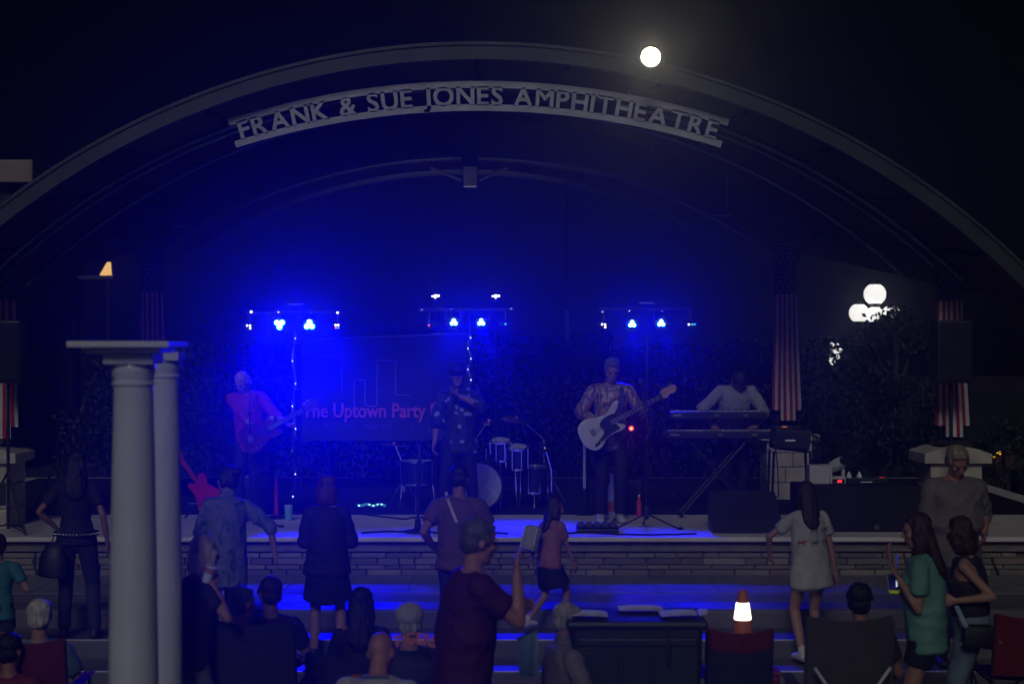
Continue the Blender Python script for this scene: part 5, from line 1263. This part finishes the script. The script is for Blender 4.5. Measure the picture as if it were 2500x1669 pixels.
# ---------------------------------------------------------------- folding chairs
def camp_chair(label, px, D, rot, fabric, band=None, wd=.56, top=.98, seat=.43, tube=None, group='folding camp chairs'):
    x = X(px, D); t = thing('camp_chair', label, 'chair', (x, D, 0), R(rot)); tm = tube or M['darksteel']
    def b(name, mb, m_, sm=0, par=None): return mb.build(name, m_, par or t, sm, world=False)
    h = wd / 2
    def back(u, v): return ((-h + wd * u), -.26 - .07 * (1 - v) * 0 - .10 * v + .05 * math.sin(u * math.pi) * -1, seat + .02 + (top - seat) * v - .03 * math.sin(u * math.pi) * v)
    bk = MB().grid(lambda u, v: back(u, v * (.74 if band else 1)), 10, 8); bk.grid(lambda u, v: V(back(u, v * (.74 if band else 1))) + V((0, .012, 0)), 10, 8)
    b('back_panel', bk, fabric, 1)
    if band:
        bd = MB().grid(lambda u, v: back(u, .742 + v * .258), 10, 3); bd.grid(lambda u, v: V(back(u, .742 + v * .258)) + V((0, .012, 0)), 10, 3); b('top_band', bd, band, 1)
    st = MB().grid(lambda u, v: (-h + wd * u, -.26 + .50 * v, seat - .045 * math.sin(u * math.pi) * math.sin(min(1, v * 1.1) * math.pi)), 10, 8, 0); st.grid(lambda u, v: (-h + wd * u, -.26 + .50 * v, seat - .012 - .045 * math.sin(u * math.pi) * math.sin(min(1, v * 1.1) * math.pi)), 10, 8, 0)
    b('seat', st, fabric, 1)
    for s in (-1, 1):
        b('back_post', MB().tube([(s * h, -.27, seat - .05), (s * h, -.365, top)], .010, 8), tm, 1)
        b('arm_post', MB().tube([(s * h, .24, .02), (s * h, .24, seat + .2)], .010, 8), tm, 1)
        b('armrest', MB().grid(lambda u, v: (s * h - .04 + .08 * u, -.28 + .54 * v, seat + .2 + .01 * math.cos(v * 6)), 3, 6, 0), fabric, 1)
        b('leg', MB().tube([(s * h, .24, seat - .02), (-s * h, .24, .02)], .009, 8), tm, 1)
        b('leg', MB().tube([(s * h, -.27, seat - .02), (-s * h, -.27, .02)], .011, 8), tube or M['steel'], 1)
        b('side_leg', MB().tube([(s * h, -.27, seat - .02), (s * h, .24, .02)], .009, 8), tm, 1)
        b('side_leg', MB().tube([(s * h, .24, seat - .02), (s * h, -.27, .02)], .009, 8), tm, 1)
        for y in (-.27, .24): b('foot', MB().lathe([(.02, 0), (.02, .03), (.012, .04)], 10, (s * h, y, 0)), M['rubber'], 1)
    return t
OLV = cloth('olive chair cloth', (.055, .055, .045)); MAR = cloth('maroon chair cloth', (.12, .015, .04)); NVC = cloth('navy chair cloth', (.018, .024, .055)); CHR = cloth('charcoal chair cloth', (.03, .032, .042)); REDC = cloth('red chair cloth', (.12, .010, .011))
camp_chair('maroon folding chair holding the white haired man at left', 112, 10.9, 0, MAR, None, .46, .96)
camp_chair('charcoal folding chair with two heads before it, left of centre', 645, 10.9, -4, CHR, None, .56, 1.08)
camp_chair('red topped navy folding chair beside the dark bin', 1788, 11.2, 0, NVC, REDC, .44, .97)
oc = camp_chair('olive folding chair with crossed silver braces at right', 2042, 10.4, 2, OLV, None, .54, 1.19, .52, M['steel'])
for s in (-1, 1): MB().tube([(s * .235, -.43, .90), (s * .03, -.41, .60)], .010, 8).build('back_brace', M['whitepaint'], oc, 1, world=False)
camp_chair('grey folding chair low at the bottom, under the dark haired sitter', 850, 11.4, 0, CHR, None, .5, .78)
camp_chair('red folding chair in the bottom left corner', 18, 10.2, -8, REDC, None, .5, .78)
camp_chair('red folding chair at the right edge behind the women', 2475, 12.2, 0, REDC, None, .5, .9)
# ---------------------------------------------------------------- seated people
SEAT = dict(sit=True, vox=.011)
person('white haired man in light blue shirt sitting in the maroon chair', 96, 11.15, -.08, 0, 1.72, head=(2, 10, 0), top=('tee', cloth('light blue shirt', (.09, .15, .2))), bottom=('shorts', DENIM), shoes=SHOE, hair=('short', 'white'), skin='light', **SEAT)
person('sitter with dark hair and dark red top in the bottom left corner', 22, 10.45, -.12, -6, 1.62, head=(6, -12, 0), top=('tee', cloth('dark red top', (.14, .02, .03))), bottom=('pants', DENIM), shoes=SHOE, hair=('short', 'black'), skin='tan', **SEAT)
person('child in teal top at the left edge of the picture', -6, 13.0, .07, 10, 1.28, hscale=1.12, head=(4, 0, 0), Rh=(40, 1400, .1), top=('tee', cloth('teal top', (.04, .19, .19))), bottom=('shorts', DENIM), shoes=WSH, hair=('short', 'brown'), skin='light', vox=.0115)
person('grey haired sitter at the left of the charcoal chair', 588, 11.3, .0, -14, 1.70, head=(4, -30, 0), top=('tee', cloth('dark tee with red collar', (.03, .03, .045))), bottom=('shorts', DENIM), shoes=SHOE, hair=('short', 'saltpepper'), skin='ruddy', **SEAT)
person('darker haired sitter just right of the grey haired one', 660, 11.75, .0, 6, 1.70, head=(4, 20, 0), top=('tee', BLK), bottom=('shorts', DENIM), shoes=SHOE, hair=('short', 'brown'), skin='tan', **SEAT)
person('sitter with long black hair and black clothes, dark against the steps', 882, 11.6, -.02, 0, 1.66, fem=True, fat=1.15, head=(4, 14, 0), top=('long', BLK), bottom=('pants', BLK), shoes=SHOE, hair=('long', 'black'), skin='tan', **SEAT)
TG = person('sitter in white cap and dark tee with orange lettering', 1000, 10.5, .0, 2, 1.70, fat=1.15, head=(2, 6, 0), top=('tee', cloth('dark navy tee', (.025, .028, .05))), loose=1.4, bottom=('shorts', DENIM), shoes=SHOE, hair=('short', 'grey'), skin='light', **SEAT)
cap_hat(TG, cloth('white cap', (.34, .33, .32)))
mb = text_mb('TIGERS', 1, .0, .03); x0 = min(q.x for q in mb.v); x1 = max(q.x for q in mb.v); k_ = F / 10.2
mb.v = [V((X(960, 10.2) + (q.x - x0) / (x1 - x0) * 108 / k_, 10.2, Z(1574, 10.2) + q.y / hh * 26 / k_ - .012 * math.cos((q.x - x0) / (x1 - x0) * 6.28))) for q in mb.v]
bm2 = bmesh.new(); bm2.from_mesh(mb.mesh('tmp2')); bmesh.ops.triangulate(bm2, faces=bm2.faces[:]); bmesh.ops.subdivide_edges(bm2, edges=[e for e in bm2.edges if e.calc_length() > .02], cuts=1); bm2.verts.index_update()
mb2 = MB(); mb2.add([v.co for v in bm2.verts], [[v.index for v in f.verts] for f in bm2.faces]); bm2.free()
project_print('lettering', TG, mb2, mat('orange lettering', (.62, .15, .08), .7, bump=0))
BW = person('man with shaved head in white tee at the bottom edge', 908, 9.0, .10, -6, 1.72, fat=1.25, lean=(20, 0), head=(14, -8, 0), top=('tee', cloth('white tee', (.40, .40, .41), bump=.3)), loose=1.4, bottom=('shorts', DENIM), shoes=SHOE, hair=('bald', 'brown'), skin='ruddy', **SEAT)
for px, wp, c in ((872, 26, (.35, .07, .08)), (915, 70, (.06, .09, .16))):
    mb = MB(); q0 = P(px - wp / 2, 1640, 8.7); n = 10
    mb.grid(lambda u, v: P(px - wp / 2 + wp * u, 1648 + 8 * v + (px - 905) * .06, 8.7), n, 2); project_print('print_patch', BW, mb, mat('tee print %d' % px, c, .8, bump=0))
person('grey haired man in beige top sitting left of the dark bin', 1376, 10.7, .0, -70, 1.68, fat=1.1, head=(8, 0, 0), top=('long', cloth('beige grey top', (.17, .15, .155))), loose=1.4, bottom=('pants', cloth('stone trousers', (.20, .18, .19))), shoes=WSH, hair=('short', 'grey'), skin='ruddy', **SEAT)
person('dark haired sitter with orange collar in the olive chair', 2100, 10.75, .09, 4, 1.72, head=(2, -20, 0), top=('tee', cloth('dark top', (.03, .025, .022))), bottom=('shorts', DENIM), shoes=SHOE, hair=('short', 'black'), skin='tan', **SEAT)
# ---------------------------------------------------------------- bin, cone, things on the ground
BN = 10.8; bx_ = X(1548, BN); bw = X(1706, BN) - X(1390, BN); btop = Z(1497, BN)
BINM = mat('dark green plastic', (.018, .026, .022), .45, scale=6, bump=.1)
t = thing('storage_bin', 'large dark wheeled bin with papers on its lid', 'bin', (bx_, BN, 0))
mb = MB().bbox((bx_, BN, btop / 2 + .06), (bw, .55, btop - .16), .03); mb.v = [V((bx_ + (q.x - bx_) * (.90 + .10 * q.z / btop), q.y, q.z)) for q in mb.v]; mb.build('tub', BINM, t)
MB().bbox((bx_, BN, btop - .03), (bw + .06, .6, .05), .02).build('lid', BINM, t)
MB().bbox((bx_, BN - .28, btop - .14), (bw * .9, .02, .05), .008).build('rim_band', BINM, t)
for s in (-.36, -.12, .12): MB().bbox((bx_ + s * bw, BN - .278, btop * .5), (.03, .02, btop * .62), .006).build('rib', BINM, t)
MB().tube([P(1632, 1535, BN - .3), P(1632, 1545, BN - .33), P(1632, 1612, BN - .33), P(1632, 1622, BN - .3)], .012, 8).build('handle', M['steel'], t, 1)
for s in (-1, 1): MB().lathe([(.05, -.02), (.07, -.02), (.07, .02), (.05, .02)], 16, (bx_ + s * bw * .38, BN - .2, .07), Matrix.Rotation(R(90), 3, 'Y')).build('wheel', M['rubber'], t, 1)
for lab, px, wd, dy, tilt in (('bright sheet of paper at the left end of bin lid', 1437, .24, -.1, 7), ('narrow white sheet in the middle of bin lid', 1567, .30, .12, 1), ('folded white papers near the right end of bin lid', 1652, .24, -.08, -10), ('small white scrap at the right corner of bin lid', 1712, .05, -.05, -25)):
    c = V((X(px, BN), BN + dy, btop - .004 + .012)); o = thing('paper_sheet', lab, 'paper', c)
    def pf(u, v, k=0): return (c.x - wd / 2 + wd * u, c.y - .10 + .2 * v, c.z + k + .010 * math.sin(u * 3.1) * (1 if v > .2 else .4) + (u - .5) * math.tan(R(-tilt)) * wd * .25 + .008)
    MB().grid(lambda u, v: pf(u, v), 10, 6).grid(lambda u, v: pf(u, v, -.003), 10, 6).build('sheet', M['paper'], o, 1); MB().grid(lambda u, v: V(pf(.1 + .75 * u, .15 + .6 * v)) + V((.02, .01, .006)), 8, 4).build('fold', M['paper'], o, 1)
cd = 13.32; c0 = V((X(1813, cd), cd, .205)); t = thing('traffic_cone', 'orange traffic cone with a white reflective collar with added glow', 'traffic cone', c0)
def cr_(z): return .125 - (.125 - .034) * z / .66
ORG = mat('orange cone plastic', (.55, .13, .03), .5)
MB().bbox(c0 + V((0, 0, .02)), (.34, .34, .04), .012).build('base', ORG, t)
MB().lathe([(cr_(0), .04), (cr_(.2), .2), (cr_(.42), .42)], 28, c0).build('skirt', ORG, t, 1)
MB().lathe([(cr_(.42) + .003, .42), (cr_(.42) + .006, .43), (cr_(.54) + .005, .55), (cr_(.54), .56)], 28, c0).build('added_glow_collar', emat('collar with added glow', (1, .9, .74), 2.6, True), t, 1)  # reflective band, no lamp: its brightness is put in as emission
MB().lathe([(cr_(.56), .56), (cr_(.65), .655), (.02, .665)], 28, c0).build('tip', ORG, t, 1)
q = P(1878, 1608, 11.5); t = thing('red_tote', 'red drinks cooler with white lid on the ground between the chairs', 'cooler', (q.x, q.y, 0))
MB().bbox((q.x, q.y, Z(1640, 11.5) / 2 + .14), (.13, .16, .26), .02).build('tub', mat('red plastic tub', (.25, .015, .02), .4), t); MB().bbox((q.x, q.y, Z(1622, 11.5) + .03 - .08), (.15, .18, .03), .01).build('lid', mat('red plastic tub', (.25, .015, .02), .4), t)
MB().tube([(q.x - .06, q.y - .09, .30), (q.x, q.y - .1, .4), (q.x + .06, q.y - .09, .30)], .007, 6).build('handle', M['cardwhite'], t, 1)
q = P(1226, 1560, 10.0); t = thing('trash_box', 'black and tan carton standing right of the maroon man', 'box', (q.x, q.y, 0))
MB().bbox((q.x, q.y, .38), (.22, .25, .76), .015).build('carton', M['blackmat'], t)
MB().box((q.x + .03, q.y - .127, .62), (.1, .006, .07)).build('label_patch', mat('tan label', (.35, .24, .14), .7), t); MB().box((q.x - .04, q.y - .127, .30), (.09, .006, .08)).build('label_patch', mat('tan label', (.35, .24, .14), .7), t)
q = P(1280, 1600, 10.9); t = thing('towel', 'pale teal cloth hanging between the carton and the beige man', 'towel', (q.x, q.y, .3))
MB().grid(lambda u, v: P(1262 + 50 * u + 6 * v, 1562 + 88 * v - 26 * u * (1 - v), 10.9) + V((0, .02 * math.sin(u * 8 + v * 2), 0)), 8, 8, .006).build('cloth', cloth('teal towel', (.20, .34, .34)), t, 1)
MB().tube([P(1262, 1560, 10.91), P(1312, 1536, 10.91)], .008, 6).build('rail', M['steel'], t)
